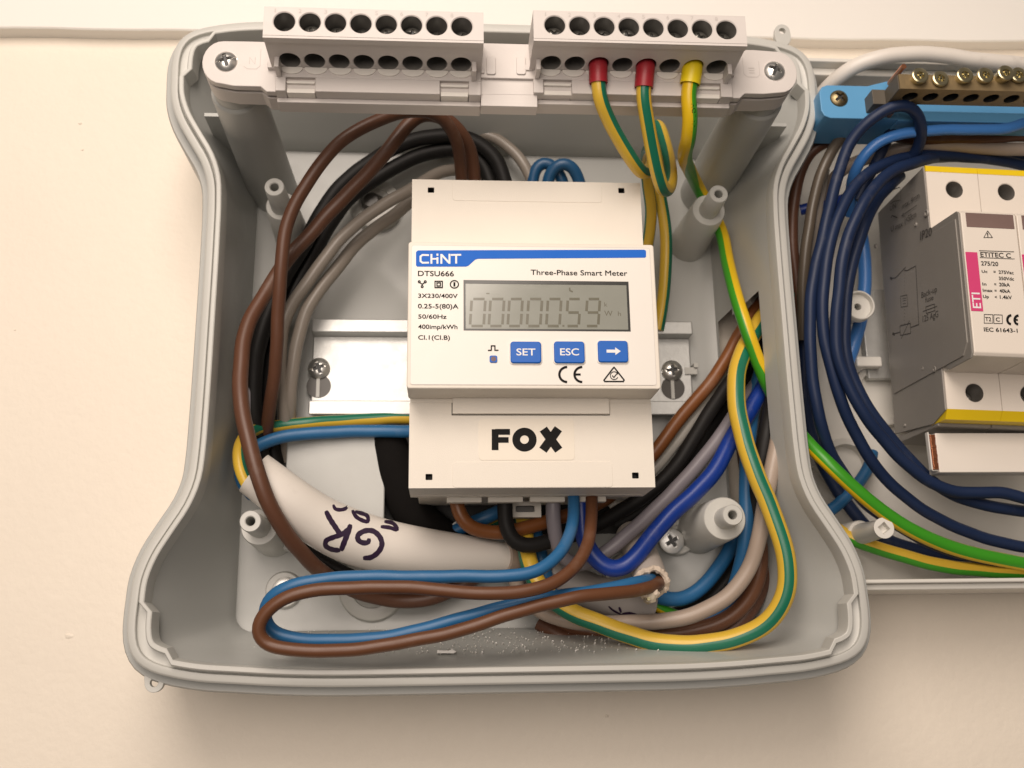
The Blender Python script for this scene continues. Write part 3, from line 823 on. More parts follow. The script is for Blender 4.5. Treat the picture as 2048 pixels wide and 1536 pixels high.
blkL, xsL, yuL = terminal_block(-50.0, 11.0, -44.3, 7.03, 0.0, 'left pale grey terminal block with eight empty screw holes', 0)
blkR, xsR, yuR = terminal_block(25.1, 86.3, 31.2, 7.06, 1.25, 'right pale grey terminal block with three green yellow wires in it', 0)

# ================================================================== WIRES IN THE METER BOX
GL = 'supply wires curling round the left of the box'
wire('brown_wire', 'brown wire crossing in front of the other brown wire left of the meter', [
    (925, 385, 26), (921, 330, 34), (908, 270, 44), (880, 232, 50), (835, 222, 53), (790, 228, 55), (735, 250, 57), (680, 285, 58), (635, 335, 57), (603, 385, 55), (577, 440, 53),
    (565, 500, 51), (560, 560, 48), (557, 620, 44), (554, 690, 39), (549, 745, 34), (541, 806, 28), (533, 868, 20), (528, 905, 12)], 2.15, brown, key='A')
wire('brown_wire', 'brown wire running down the far left and over the white marked cable', [
    (950, 385, 20), (944, 320, 28), (925, 270, 36), (892, 238, 40), (858, 228, 42), (825, 240, 44), (795, 275, 44), (755, 325, 44), (703, 380, 43), (655, 428, 42), (615, 475, 40), (580, 512, 39),
    (545, 562, 40), (520, 605, 42), (500, 640, 44), (487, 680, 46), (481, 741, 49), (482, 800, 52), (492, 862, 54), (510, 930, 55), (536, 1003, 53), (566, 1058, 48), (600, 1102, 41), (638, 1140, 33),
    (690, 1172, 22), (740, 1192, 16), (800, 1202, 13), (860, 1196, 13), (925, 1170, 13), (990, 1130, 12)], 2.45, brown, key='B')
wire('black_wire', 'outer black wire arching behind the brown wires above the meter', [
    (1012, 372, 16), (988, 312, 18), (935, 277, 19), (870, 272, 19), (810, 286, 19), (750, 318, 19), (692, 362, 20), (643, 425, 21), (602, 500, 22), (562, 568, 23), (532, 640, 24), (516, 700, 25), (508, 765, 25), (508, 830, 24), (522, 905, 18), (540, 960, 14)], 2.75, black)
wire('black_wire', 'inner black wire running just inside the outer black one left of the meter', [
    (984, 375, 13), (962, 325, 14), (925, 300, 15), (870, 303, 15), (815, 321, 15), (762, 350, 15), (703, 392, 15), (660, 446, 16), (624, 512, 17), (588, 584, 18), (558, 655, 18), (543, 722, 18), (537, 790, 18), (540, 862, 14), (552, 930, 12)], 2.75, black)
wire('grey_wire', 'grey wire sweeping from behind the meter down between the black wires', [
    (925, 338, 24), (880, 345, 27), (823, 378, 31), (774, 405, 33), (725, 438, 33), (677, 482, 33), (638, 532, 32), (609, 572, 31), (583, 612, 29), (567, 650, 28), (560, 720, 26), (566, 790, 22), (572, 860, 16), (575, 920, 10)], 2.15, grey)
wire('grey_wire', 'lower grey wire beside the left end of the mounting rail', [
    (830, 395, 18), (785, 432, 21), (742, 464, 24), (709, 492, 25), (677, 532, 26), (642, 577, 27), (614, 620, 27), (598, 668, 26), (589, 710, 25), (583, 760, 23), (580, 806, 20), (580, 850, 15), (590, 920, 9)], 2.25, grey)
wire('grey_wire', 'pale grey wire arching over the top right of the black wires', [
    (870, 300, 10), (900, 276, 12), (940, 264, 14), (985, 273, 15), (1025, 302, 16), (1055, 340, 16), (1072, 385, 14)], 2.1, grey)
wire('blue_wire', 'left one of the two small blue loops showing above the meter', [
    (1062, 385, 14), (1070, 340, 17), (1086, 325, 18), (1106, 332, 18), (1122, 352, 17), (1132, 390, 14)], 2.2, blue2)
wire('blue_wire', 'right one of the two small blue loops showing above the meter', [
    (1092, 390, 16), (1102, 345, 20), (1121, 327, 22), (1142, 332, 22), (1155, 352, 20), (1165, 395, 16)], 2.2, blue2)
wire('grey_wire', 'dark grey wire edge far left behind the brown wire', [
    (560, 600, 14), (535, 660, 18), (513, 720, 22), (501, 780, 26), (500, 850, 24), (510, 910, 20)], 1.6, viol)
ey = (yel, grn)
wire('earth_wire', 'green yellow wire crossing horizontally just below the mounting rail', [
    (880, 838, 9), (820, 836, 11), (745, 838, 13), (680, 841, 15), (620, 846, 17), (560, 852, 18), (520, 856, 22), (490, 873, 30), (477, 905, 36), (482, 945, 38), (500, 975, 38)], 2.05, ey, stripe=[(0, .6), (PI, .6)], a0=.9, twist=-.012, n=28)
wire('blue_wire', 'blue wire crossing horizontally below the rail to the left', [
    (880, 862, 16), (816, 862, 18), (710, 863, 19), (641, 865, 20), (585, 870, 21), (545, 880, 22), (510, 895, 24), (482, 925, 28), (484, 965, 30), (505, 990, 32)], 2.15, blue)
# earth wires from the right block
hx = xsR
def sleeve(parent, key, s1, r, m):
    q, o = PATHS[key]; s = 0; i = 0; L = []
    while s < s1: L.append(q[i]); s += (q[i+1]-q[i]).length; i += 1
    mb = MB()
    lo = tube(MB(), L, r, 28); li = tube(MB(), L, r-.35, 28)
    mb.loops(lo+li[::-1])
    return build('sleeve', mb, m, parent, ang=50)
def pe(name, label, xh, pts, r, stripe, a0, twist, mats, m_s, rs, s1, key):
    q0 = [(xh, yuR+3.5, 95.2), (xh, yuR+.3, 95.2)]
    q = catmull([Vector(p) for p in q0]+[Vector(P(*p)) for p in pts], 1.0); q = smooth_path(q, 4)
    mb = MB(); tube(mb, q, r, 32, stripe, twist, a0)
    o = tag(build(name, mb, mats, None, ang=60), label, 'wire'); PATHS[key] = (q, o)
    sleeve(o, key, s1, rs, m_s)
    return o
pe('earth_wire', 'left green yellow wire in a red sleeve hanging from the right terminal block', hx[2], [
    (1199, 190, 93), (1217, 239, 88), (1245, 290, 82), (1268, 326, 77), (1284, 344, 72), (1300, 338, 66), (1306, 312, 60), (1300, 296, 52), (1292, 320, 40), (1296, 372, 30), (1302, 420, 24), (1297, 478, 18), (1285, 530, 14)],
   2.15, [(0, .58), (PI, .58)], -.75, 0, ey, sleeve_r, 2.75, 9.5, 'PE1')
pe('earth_wire', 'middle green yellow wire in a red sleeve hanging beside the left one', hx[4], [
    (1287, 190, 93), (1294, 239, 89), (1303, 290, 84), (1314, 342, 78), (1324, 374, 73), (1334, 380, 67), (1341, 362, 61), (1339, 328, 54), (1330, 288, 48), (1316, 252, 41), (1303, 262, 34), (1308, 330, 28), (1322, 400, 24), (1332, 470, 22), (1330, 560, 18), (1324, 615, 15), (1316, 660, 13)],
   2.2, [(0, .5), (PI, .6)], .0, 0, ey, sleeve_r, 2.8, 10.0, 'PE2')
def a_pe3(s): 
    return -1.2 + min(1, max(0, (s-40)/40))*1.65 - min(1, max(0, (s-160)/26))*1.5
def pe3():
    pts = [(1377, 190, 93), (1380, 235, 90), (1377, 275, 85), (1371, 300, 77), (1370, 318, 66), (1380, 342, 46), (1398, 378, 30), (1420, 418, 25), (1442, 462, 26), (1456, 528, 33), (1473, 595, 40), (1494, 660, 43), (1511, 709, 41), (1531, 760, 38), (1562, 818, 34), (1610, 880, 40),
    (1655, 926, 45), (1712, 980, 45), (1769, 1026, 43), (1826, 1062, 41), (1912, 1098, 38), (2047, 1128, 35), (2120, 1140, 30)]
    pe('earth_wire', 'bright green yellow wire in a yellow sleeve leaving over the right box edge', hx[6], pts, 2.3, .98, a_pe3, 0, (yel2, grn2), sleeve_y, 3.05, 9.0, 'PE3')
pe3()
# printing on the bright wire
def wrap_text(parent, key, s, s0, size, ang, r, m, name):
    q, o = PATHS[key]; v, f = text_mesh(s, .004)
    mb = MB(); cum = [0]
    for i in range(1, len(q)): cum.append(cum[-1]+(q[i]-q[i-1]).length)
    view = Vector((0, 0, H))
    for (u, w_) in v:
        ss = s0+u*size; i = max(k for k in range(len(cum)-1) if cum[k] <= ss); t = (ss-cum[i])/(cum[i+1]-cum[i])
        p = q[i].lerp(q[i+1], t); T = (q[i+1]-q[i]).normalized()
        e = (view-p); e = (e-T*e.dot(T)).normalized(); sd = T.cross(e)
        a = ang+(w_-.35)*size/r
        mb.v.append(tuple(p+e*(r*math.cos(a))+sd*(r*math.sin(a))))
    for k in f: mb.face(k)
    return build(name, mb, m, parent)
wrap_text(PATHS['PE3'][1], 'PE3', 'YGL K-V', 14, 2.0, -.6, 2.31, inkm, 'printed_lettering')
# bundle on the right
wire('earth_wire', 'thick green yellow wire making the big loop in the bottom right corner of the box', [
    (1575, 588, 24), (1527, 632, 30), (1507, 668, 34), (1486, 705, 38), (1472, 758, 42), (1475, 823, 45), (1490, 882, 47), (1508, 940, 49), (1535, 1004, 50), (1560, 1066, 51), (1574, 1125, 51), (1572, 1180, 50), (1551, 1228, 48), (1508, 1262, 45), (1447, 1283, 42),
    (1379, 1290, 39), (1307, 1283, 37), (1236, 1262, 36), (1187, 1243, 35), (1134, 1219, 34), (1095, 1190, 33), (1070, 1160, 32), (1056, 1120, 30), (1050, 1080, 26), (1048, 1040, 20)], 2.95, ey, stripe=[(0, .5), (PI, .5)], a0=lambda s: -.35+.8*math.sin((s-20)*.016), n=36)
wire('orange_brown_wire', 'orange brown wire passing behind the right end of the rail to below the meter', [
    (1575, 560, 22), (1540, 585, 24), (1517, 612, 25), (1481, 665, 26), (1455, 712, 26), (1423, 763, 26), (1390, 802, 26), (1358, 839, 26), (1322, 888, 26), (1280, 938, 26), (1230, 985, 26), (1180, 1015, 26), (1134, 1030, 27), (1085, 1046, 28), (1028, 1062, 30), (976, 1064, 31), (936, 1050, 33), (917, 1022, 34), (913, 985, 34), (913, 960, 34)], 2.3, orangeb)
wire('pale_grey_wire', 'pale grey wire running between the orange brown and the black wires', [
    (1560, 610, 14), (1500, 690, 17), (1455, 755, 19), (1423, 795, 20), (1390, 835, 21), (1357, 880, 21), (1318, 925, 21), (1270, 975, 19), (1220, 1015, 17)], 2.0, paleg)
wire('black_wire', 'black wire right of the meter hooking up into its underside', [
    (1560, 640, 20), (1500, 715, 24), (1442, 790, 26), (1408, 840, 27), (1385, 882, 28), (1350, 935, 28), (1318, 966, 28), (1280, 998, 27), (1240, 1024, 27), (1200, 1046, 28), (1150, 1068, 30), (1099, 1082, 33), (1060, 1093, 35), (1030, 1084, 36), (1013, 1054, 37), (1009, 1010, 38), (1009, 975, 38)], 2.45, black)
wire('black_wire', 'lower black wire beside the grey one right of the meter', [
    (1580, 660, 12), (1520, 730, 14), (1465, 800, 16), (1425, 850, 17), (1400, 895, 18), (1365, 950, 19), (1320, 992, 18), (1270, 1030, 16), (1230, 1050, 14)], 2.4, black)
wire('violet_grey_wire', 'violet grey wire running along the royal blue wire to below the meter', [
    (1570, 690, 22), (1500, 785, 26), (1443, 868, 29), (1400, 924, 30), (1354, 975, 31), (1307, 1022, 31), (1264, 1061, 31), (1225, 1094, 31), (1190, 1118, 30), (1158, 1130, 30), (1130, 1122, 31), (1114, 1090, 34), (1108, 1050, 37), (1107, 1005, 39), (1107, 970, 39)], 2.35, viol)
wire('royal_blue_wire', 'royal blue wire with the sharp bend right below the meter', [
    (1580, 690, 26), (1530, 770, 30), (1490, 835, 33), (1463, 880, 35), (1436, 932, 37), (1393, 982, 38), (1343, 1029, 39), (1300, 1076, 40), (1266, 1118, 41), (1240, 1138, 41), (1214, 1136, 41), (1187, 1112, 41), (1170, 1078, 41), (1163, 1035, 41), (1160, 1000, 41), (1160, 970, 41)], 2.75, blued)
wire('blue_wire', 'blue wire running down just inside the big green yellow loop', [
    (1575, 640, 18), (1540, 700, 22), (1516, 765, 26), (1503, 830, 28), (1496, 900, 30), (1493, 960, 31), (1493, 1030, 31), (1490, 1090, 29), (1480, 1140, 26), (1462, 1190, 23), (1430, 1232, 20), (1390, 1262, 17)], 2.55, blue)
wire('blue_wire', 'dim blue wire curving behind the lower right post towards the torn sheath', [
    (1478, 1040, 12), (1470, 1075, 14), (1450, 1118, 15), (1420, 1156, 16), (1386, 1188, 17), (1352, 1200, 18), (1318, 1195, 19), (1290, 1180, 20)], 2.45, blue)
wire('black_wire', 'black wire curving along the dim blue wire below the lower right post', [
    (1505, 1040, 9), (1492, 1090, 10), (1470, 1140, 10), (1430, 1190, 10), (1385, 1220, 10), (1330, 1232, 10), (1280, 1225, 9)], 2.6, black)
wire('beige_wire', 'beige wire curving along the bottom right inside the green yellow loop', [(1575, 760, 32), (1562, 850, 40), (1548, 915, 42), (1536, 975, 42), (1527, 1030, 41), (1517, 1080, 39), (1500, 1130, 36), (1466, 1184, 34), (1417, 1217, 32), (1361, 1236, 30), (1289, 1245, 28), (1200, 1246, 27), (1130, 1240, 25), (1085, 1224, 23), (1050, 1196, 20), (1030, 1160, 17), (1024, 1110, 14)], 2.55, beige, n=24)
wire('brown_wire', 'red brown wire along the bottom between the beige and the green yellow wires', [(1470, 780, 12), (1482, 860, 16), (1496, 950, 22), (1510, 1030, 28), (1520, 1090, 31), (1519, 1140, 30), (1500, 1192, 27), (1462, 1234, 24), (1410, 1255, 22), (1343, 1267, 21), (1270, 1269, 20), (1190, 1262, 19), (1130, 1250, 17), (1085, 1232, 14)], 2.6, brownl)
wire('brown_wire', 'lowest dark brown wire lying on the bottom wall under the green yellow loop', [(1500, 1000, 14), (1520, 1070, 20), (1528, 1130, 22), (1515, 1190, 22), (1480, 1245, 20), (1425, 1280, 19), (1340, 1297, 18), (1257, 1300, 18), (1180, 1290, 18), (1120, 1272, 17), (1080, 1245, 14)], 2.7, brown)
wire('black_wire', 'black wire tucked in the right corner behind the green yellow loop', [(1560, 700, 28), (1548, 790, 34), (1535, 860, 37), (1522, 930, 36), (1512, 1000, 32), (1505, 1080, 27), (1485, 1150, 20), (1430, 1210, 14), (1340, 1245, 10)], 2.9, black)
# short pieces seen under the meter
wire('blue_wire', 'short blue wire end crossing behind the orange brown wire under the meter', [(870, 1085, 12), (925, 1055, 15), (970, 1035, 17), (1020, 1012, 16), (1060, 990, 14)], 2.3, blue)
wire('earth_wire', 'short green yellow wire behind the orange brown bend under the meter', [(905, 1080, 8), (950, 1058, 10), (990, 1040, 10), (1050, 1010, 9)], 2.1, ey, stripe=1.0, a0=1.4)
wire('blue_wire', 'short upright blue wire behind the crossing of the thin loops under the meter', [(1060, 1040, 18), (1073, 1080, 20), (1081, 1110, 21), (1090, 1150, 21), (1105, 1200, 19), (1130, 1235, 16)], 2.6, blue)
wire('black_wire', 'thick black cable in the dark opening left under the meter', [(770, 880, 10), (800, 960, 12), (830, 1030, 12), (900, 1090, 11), (960, 1110, 10)], 7.0, mat('black_shade_sheath', (.008, .007, .0065), .9, spec=.1))  # sheath coloured near black and matte so the cable reads as dark shade
wire('black_wire', 'black wire tucked under the lower edge of the white marked cable', [(560, 1030, 20), (600, 1085, 20), (640, 1118, 20), (690, 1146, 19), (760, 1165, 17), (850, 1172, 14)], 2.1, black)
wire('green_yellow_wire', 'short green and yellow core below the torn cable end', [(1300, 1205, 16), (1330, 1222, 16), (1370, 1236, 14), (1420, 1246, 12)], 1.8, (grn2, yel2), stripe=.7, a0=1.0)
x, y = U(930, 1075, 14)
b = MB(); b.lathe(x, y, [(5.2, 7), (5.2, 15), (6.2, 15), (6.4, 7)], 40); build('cable_entry_ring', b, postm, box, ang=40)
# thin control pair
wire('blue_wire', 'thin blue wire of the control pair looping along the front of the box', [
    (1147, 970, 46), (1147, 1000, 47), (1146, 1035, 50), (1139, 1072, 54), (1119, 1108, 58), (1082, 1138, 61), (1020, 1151, 62), (920, 1153, 62), (820, 1153, 62), (720, 1154, 62), (640, 1159, 62), (585, 1170, 62), (550, 1187, 61), (530, 1214, 59), (531, 1243, 57), (551, 1266, 56),
    (595, 1277, 56), (660, 1281, 57), (750, 1277, 58), (840, 1259, 59), (940, 1232, 59), (1030, 1207, 58), (1120, 1192, 57), (1200, 1180, 55), (1260, 1168, 52), (1290, 1162, 48), (1302, 1158, 42)], 1.85, blue, key='L1', n=24)
wire('brown_wire', 'thin brown wire of the control pair looping along the front of the box', [
    (1185, 970, 44), (1184, 1000, 46), (1183, 1035, 49), (1177, 1080, 54), (1158, 1124, 59), (1120, 1158, 63), (1075, 1177, 65), (1010, 1187, 66), (930, 1184, 66), (850, 1177, 66), (760, 1174, 66), (680, 1176, 66), (610, 1184, 66), (560, 1201, 66), (525, 1230, 65), (514, 1262, 64),
    (530, 1285, 63), (575, 1299, 63), (640, 1302, 63), (720, 1297, 63), (800, 1286, 63), (900, 1265, 63), (1000, 1235, 63), (1090, 1208, 62), (1160, 1193, 61), (1230, 1187, 58), (1275, 1180, 54), (1305, 1172, 49), (1318, 1165, 42)], 1.9, brownl, key='L2', n=24)
# white marked cable
pts = [(508, 946, 45, 7.0), (545, 974, 44, 7.2), (585, 1005, 42, 7.5), (635, 1040, 38, 8.0), (695, 1070, 34, 8.6), (765, 1091, 31, 8.4), (845, 1104, 28, 7.8), (920, 1110, 25, 6.8), (985, 1114, 22, 5.4), (1020, 1116, 20, 4.6)]
q = catmull([Vector((*P(a, b_, c), r)) for a, b_, c, r in pts], 1.2)
qq = smooth_path([v.xyz for v in q], 6); rr = [v.w for v in q]
mb = MB(); tube(mb, qq, rr, 48, cap=True)
cab = build('white_cable', mb, sheath, None, ang=70); tag(cab, 'thick white cable with purple handwritten marker letters below the meter', 'cable')
mb = MB(); T = (qq[0]-qq[1]).normalized()
lo = tube(MB(), [qq[0]+T*.6, qq[0]+T*.2, qq[2]], [4.9, 5.75, 6.0], 40)
mb = MB(); tube(mb, [qq[0]+T*.05, qq[0]+T*.12], 5.4, 40); build('cable_core', mb, innm, cab)
mb = MB(); tube(mb, [Vector(P(1008, 1115, 22)), Vector(P(1035, 1117, 19)), Vector(P(1050, 1125, 15))], [5.0, 5.1, 5.0], 32); build('inner_sheath', mb, beige, cab)
# marker strokes projected on the cable skin
cv = [tuple(v) for v in mb.v]
def bvh_of(mbx): return BVHTree.FromPolygons([Vector(v) for v in mbx.v], mbx.f)
mbc = MB(); tube(mbc, qq, rr, 96); BV = bvh_of(mbc)
def onskin(px, py, off=.07):
    o_ = Vector((0, 0, H)); d_ = ray(px, py); h = BV.ray_cast(o_, d_)
    if h[0] is None: return None
    n_ = h[1]; n_ = n_ if n_.dot(d_) < 0 else -n_
    return h[0]+n_*off
def stroke_on(mb, pts, w, seed=0):
    q = catmull([Vector((p[0], p[1], 0)) for p in pts], 3.0)
    prev = None; n = len(q)
    for i in range(n):
        t = (q[min(i+1, n-1)]-q[max(i-1, 0)]).normalized(); nn = Vector((-t.y, t.x, 0))
        e = min(i, n-1-i); ww = w*(1 if e > 2 else (.55, .8, .95)[e])*(1+.06*math.sin(i*1.7))
        row = []
        for k in range(5):
            p = onskin(*(q[i]+nn*ww*(k/4-.5)).xy)
            if p is None: row = None; break
            row.append(tuple(p))
        if row:
            b0 = len(mb.v); mb.v.extend(row)
            if prev is not None:
                for k in range(4): mb.face((prev+k, prev+k+1, b0+k+1, b0+k))
            prev = b0
        else: prev = None
z4 = lambda x, y: (400+x/2.898, 800+y/2.898)
b = MB()
zc = lambda x, y: (220+x/2.494, 800+y/2.494)
for st_, w in (([(1076, 553), (1098, 595), (1128, 640), (1156, 682)], 10.5), ([(1200, 620), (1184, 668), (1166, 715), (1152, 752)], 11), ([(1190, 640), (1160, 668), (1115, 684), (1078, 702), (1076, 726), (1105, 744), (1150, 750)], 10),
               ([(1292, 690), (1288, 708), (1262, 712), (1238, 698), (1236, 676), (1268, 654), (1312, 654), (1346, 684), (1356, 722), (1338, 758), (1302, 784), (1262, 788)], 10.5),
               ([(1113, 522), (1122, 542), (1152, 548), (1178, 538), (1168, 522), (1132, 508)], 7.5), ([(1208, 550), (1230, 585), (1284, 606), (1284, 580), (1222, 556)], 8), ([(1350, 632), (1390, 636), (1432, 646), (1412, 616), (1368, 606)], 8)):
    stroke_on(b, [zc(*p) for p in st_], w)
build('marker_writing', b, marker, cab)
# grey second marked sheath at the lower right
q = smooth_path(catmull([Vector(P(1105, 1150, 14)), Vector(P(1160, 1175, 16)), Vector(P(1215, 1195, 18)), Vector(P(1262, 1205, 18)), Vector(P(1300, 1215, 17))], 1.2), 3)
mbc = MB(); tube(mbc, q, 6.2, 48); BV = bvh_of(mbc)
gs = build('white_cable', mbc, mat('grey_sheath', (.36, .33, .31), .5, var=.04, dirt=.3), None, ang=70); tag(gs, 'short greyish white cable with a purple squiggle behind the torn cable end', 'cable')
b = MB(); z8 = lambda x, y: (1150+x/6.4, 1050+y/6.4)
stroke_on(b, [z8(430, 1040), z8(480, 1085), z8(560, 1130), z8(600, 1150)], 4); stroke_on(b, [z8(565, 1050), z8(590, 1120)], 6); stroke_on(b, [z8(600, 1140), z8(700, 1130), z8(790, 1150)], 6)
build('marker_writing', b, marker, gs)
# torn sheath the control pair comes out of
q = smooth_path(catmull([Vector(P(1262, 1070, 16)), Vector(P(1277, 1098, 24)), Vector(P(1291, 1128, 32)), Vector(P(1299, 1150, 38)), Vector(P(1303, 1166, 42))], .9), 3)
mb = MB(); NJ = 56
lo = tube(MB(), q, 5.3, NJ); li = tube(MB(), q, 4.4, NJ)
T = (q[-1]-q[-2]).normalized()
jag = [.35*math.sin(j*.9)+.5*math.sin(j*.31+1)+.4*random.random() for j in range(NJ)]
for _ in range(2): jag = [(jag[j-1]+jag[j]*2+jag[(j+1) % NJ])/4 for j in range(NJ)]
lo.append([tuple(Vector(lo[-1][j])+T*(jag[j]-.6)) for j in range(NJ)]); li.append([tuple(Vector(li[-1][j])+T*(jag[j]-.9)) for j in range(NJ)])
mb.loops(lo+li[::-1]); ts = build('torn_cable', mb, mat('torn_sheath_skin', (.50, .44, .39), .5, var=.05, dirt=.3), None, ang=40)
tag(ts, 'stripped white cable with a torn end from which the thin blue and brown pair comes', 'cable')
mb = MB(); rg = []
for i, (r_, t_) in enumerate(((5.35, -1.4), (5.75, -.5), (5.5, .4), (4.8, .7), (4.0, .2), (3.8, -1.5))):
    rg.append([tuple(q[-1]+T*(t_+jag[j])+((Vector(lo[-2][j])-q[-1]).normalized()*(r_+random.uniform(-.24, .24)))) for j in range(NJ)])
mb.loops(rg); build('torn_edge', mb, torn, ts, ang=20)
mb = MB(); tube(mb, [q[-3], q[-2]], 3.9, 30); build('dark_inside', mb, darkm, ts)
for k, (px, py, r_) in enumerate(((1302, 1193, 1.9), (1291, 1187, 1.1), (1310, 1186, 1.2))):
    x, y = U(px, py, 50); mb = MB()
    mb.loops([[(x+r_*(1+.25*math.sin(j*2.3+k))*math.cos(2*PI*j/14), y+r_*(1+.2*math.cos(j*1.9))*math.sin(2*PI*j/14), 46) for j in range(14)], [(x+r_*(1+.25*math.sin(j*2.3+k))*math.cos(2*PI*j/14), y+r_*math.sin(2*PI*j/14), 50.5) for j in range(14)],
              [(x+r_*.5*math.cos(2*PI*j/14), y+r_*.5*math.sin(2*PI*j/14), 51) for j in range(14)]], True, True, True)
    build('torn_flap', mb, torn if k else mat('filler', (.42, .36, .27), .4, var=.2, vs=600, bump=.6), ts, ang=25)
x, y = U(1297, 1198, 51.3); mb = MB(); mb.cyl(x, y, .62, .5, 50, 52, 16); build('copper_core', mb, brassd, ts)

# ================================================================== RIGHT HAND ENCLOSURE
EX0, EX1, EY0, EY1 = 112.0, 330.0, 16.6, 204.6
enc = thing('distribution_enclosure', 'white open plastic enclosure with surge arresters at the right edge of the picture', 'enclosure', (220, 110, 0))
def wallbox(name, x0, x1, y0, y1, d1, m, bev=.3):
    b = MB(); b.box(x0, x1, y0, y1, 0.2, d1); return build(name, b, m, enc, bevel=bev)
b = MB(); b.box(EX0, EX1, EY0+1, EY1-1, .4, 3.2); build('back_panel', b, enc2m, enc)
wallbox('side_wall', 125, EX1, EY1-1.6, EY1, 40, enc2m, .5)
wallbox('side_wall', 125, EX1, EY0-2.4, EY0-.4, 37.6, enc2m, .5)
b = MB(); b.box(125, EX1, EY0-.4, EY0+.9, .2, 40); build('rim_strip', b, enc2m, enc, bevel=.5)
b = MB(); b.box(125, EX1, EY1-4.6, EY1-1.6, .2, 36); build('rim_strip', b, enc2m, enc, bevel=.5)
wallbox('side_wall', EX1-2, EX1, EY0, EY1, 39, enc2m)
# ribs and posts
for px, py, h_ in ((1768, 1056, 44),):
    x, y = U(px, py, h_); b = MB()
    b.lathe(x, y, [(2.9, h_-3), (3.1, h_-.2), (3.3, h_), (1.2, h_)][::-1][1:]+[(3.4, 30), (3.5, 26), (4.4, 26), (4.6, 25.4), (5.4, 3)], 40, cap0=False)
    hb = MB(); fr = lambda u, v, w: (x+u*.8-v*.6, y+u*.6+v*.8, h_+w)
    n = 40
    inner_ = []; outer_ = []
    for j in range(n):
        a = 2*PI*j/n; k = 1/max(abs(math.cos(a)), abs(math.sin(a))); inner_.append(fr(1.45*math.cos(a)*k, 1.45*math.sin(a)*k, 0)); outer_.append(fr(3.3*math.cos(a), 3.3*math.sin(a), 0))
    inn_d = [(p[0], p[1], h_-2.5) for p in inner_]
    b.loops([outer_, inner_, inn_d], True, False, True)
    build('cover_post', b, [enc2m], enc, ang=40)
x, y = U(1720, 610, 30); b = MB()
b.lathe(x, y, [(1.2, 26), (1.3, 28), (4.5, 28.2), (4.7, 30.2), (5.2, 30.2), (5.5, 29.8), (5.5, 27), (3.5, 26.5), (3.6, 3)], 48, cap0=True); build('mounting_cap', b, enc2m, enc, ang=40)
screw(enc, (x-.6, y, 27.2), 1.4, .6, .4, mat('clamp_screw', (.32, .31, .28), .3, 1.0), 'mounting_screw')
x0, y1 = U(1713, 712, 14); x1, y0 = U(1750, 733, 14); b = MB(); b.cyl((x0+x1)/2, (y0+y1)/2, 1, 1, 3, 4); b = MB(); b.box(x0, x1+3, y0, y1, 10, 14); build('rail_peg', b, enc2m, enc, bevel=.7)
b = MB(); x0 = U(1740, 780, 8)[0]; b.box(x0, EX1-5, 92, 127, 5, 8); build('arrester_rail', b, zincm, enc, bevel=.4)
b = MB(); x, y = U(1690, 930, 5); b.lathe(x, y, [(7, 3.2), (7.4, 7), (9.5, 7.2), (10, 3)], 40); build('floor_ring', b, enc2m, enc, ang=40)
b = MB(); x, y = U(1765, 790, 5); b.lathe(x, y, [(9, 3.2), (9.4, 6), (11.5, 6.2), (12, 3)], 40); build('floor_ring', b, enc2m, enc, ang=40)
for (px0, py0, px1, py1) in ((1630, 930, 1690, 985), (1780, 1085, 1830, 1120), (1620, 1000, 1660, 1060)):
    xa, ya = U(px0, py0, 6); xb, yb = U(px1, py1, 6); t = Vector((xb-xa, yb-ya)).normalized(); nn = Vector((-t.y, t.x))*.7
    b = MB(); b.prism([(xa+nn.x, ya+nn.y), (xa-nn.x, ya-nn.y), (xb-nn.x, yb-nn.y), (xb+nn.x, yb+nn.y)], 3, 12); build('floor_rib', b, enc2m, enc, bevel=.2)
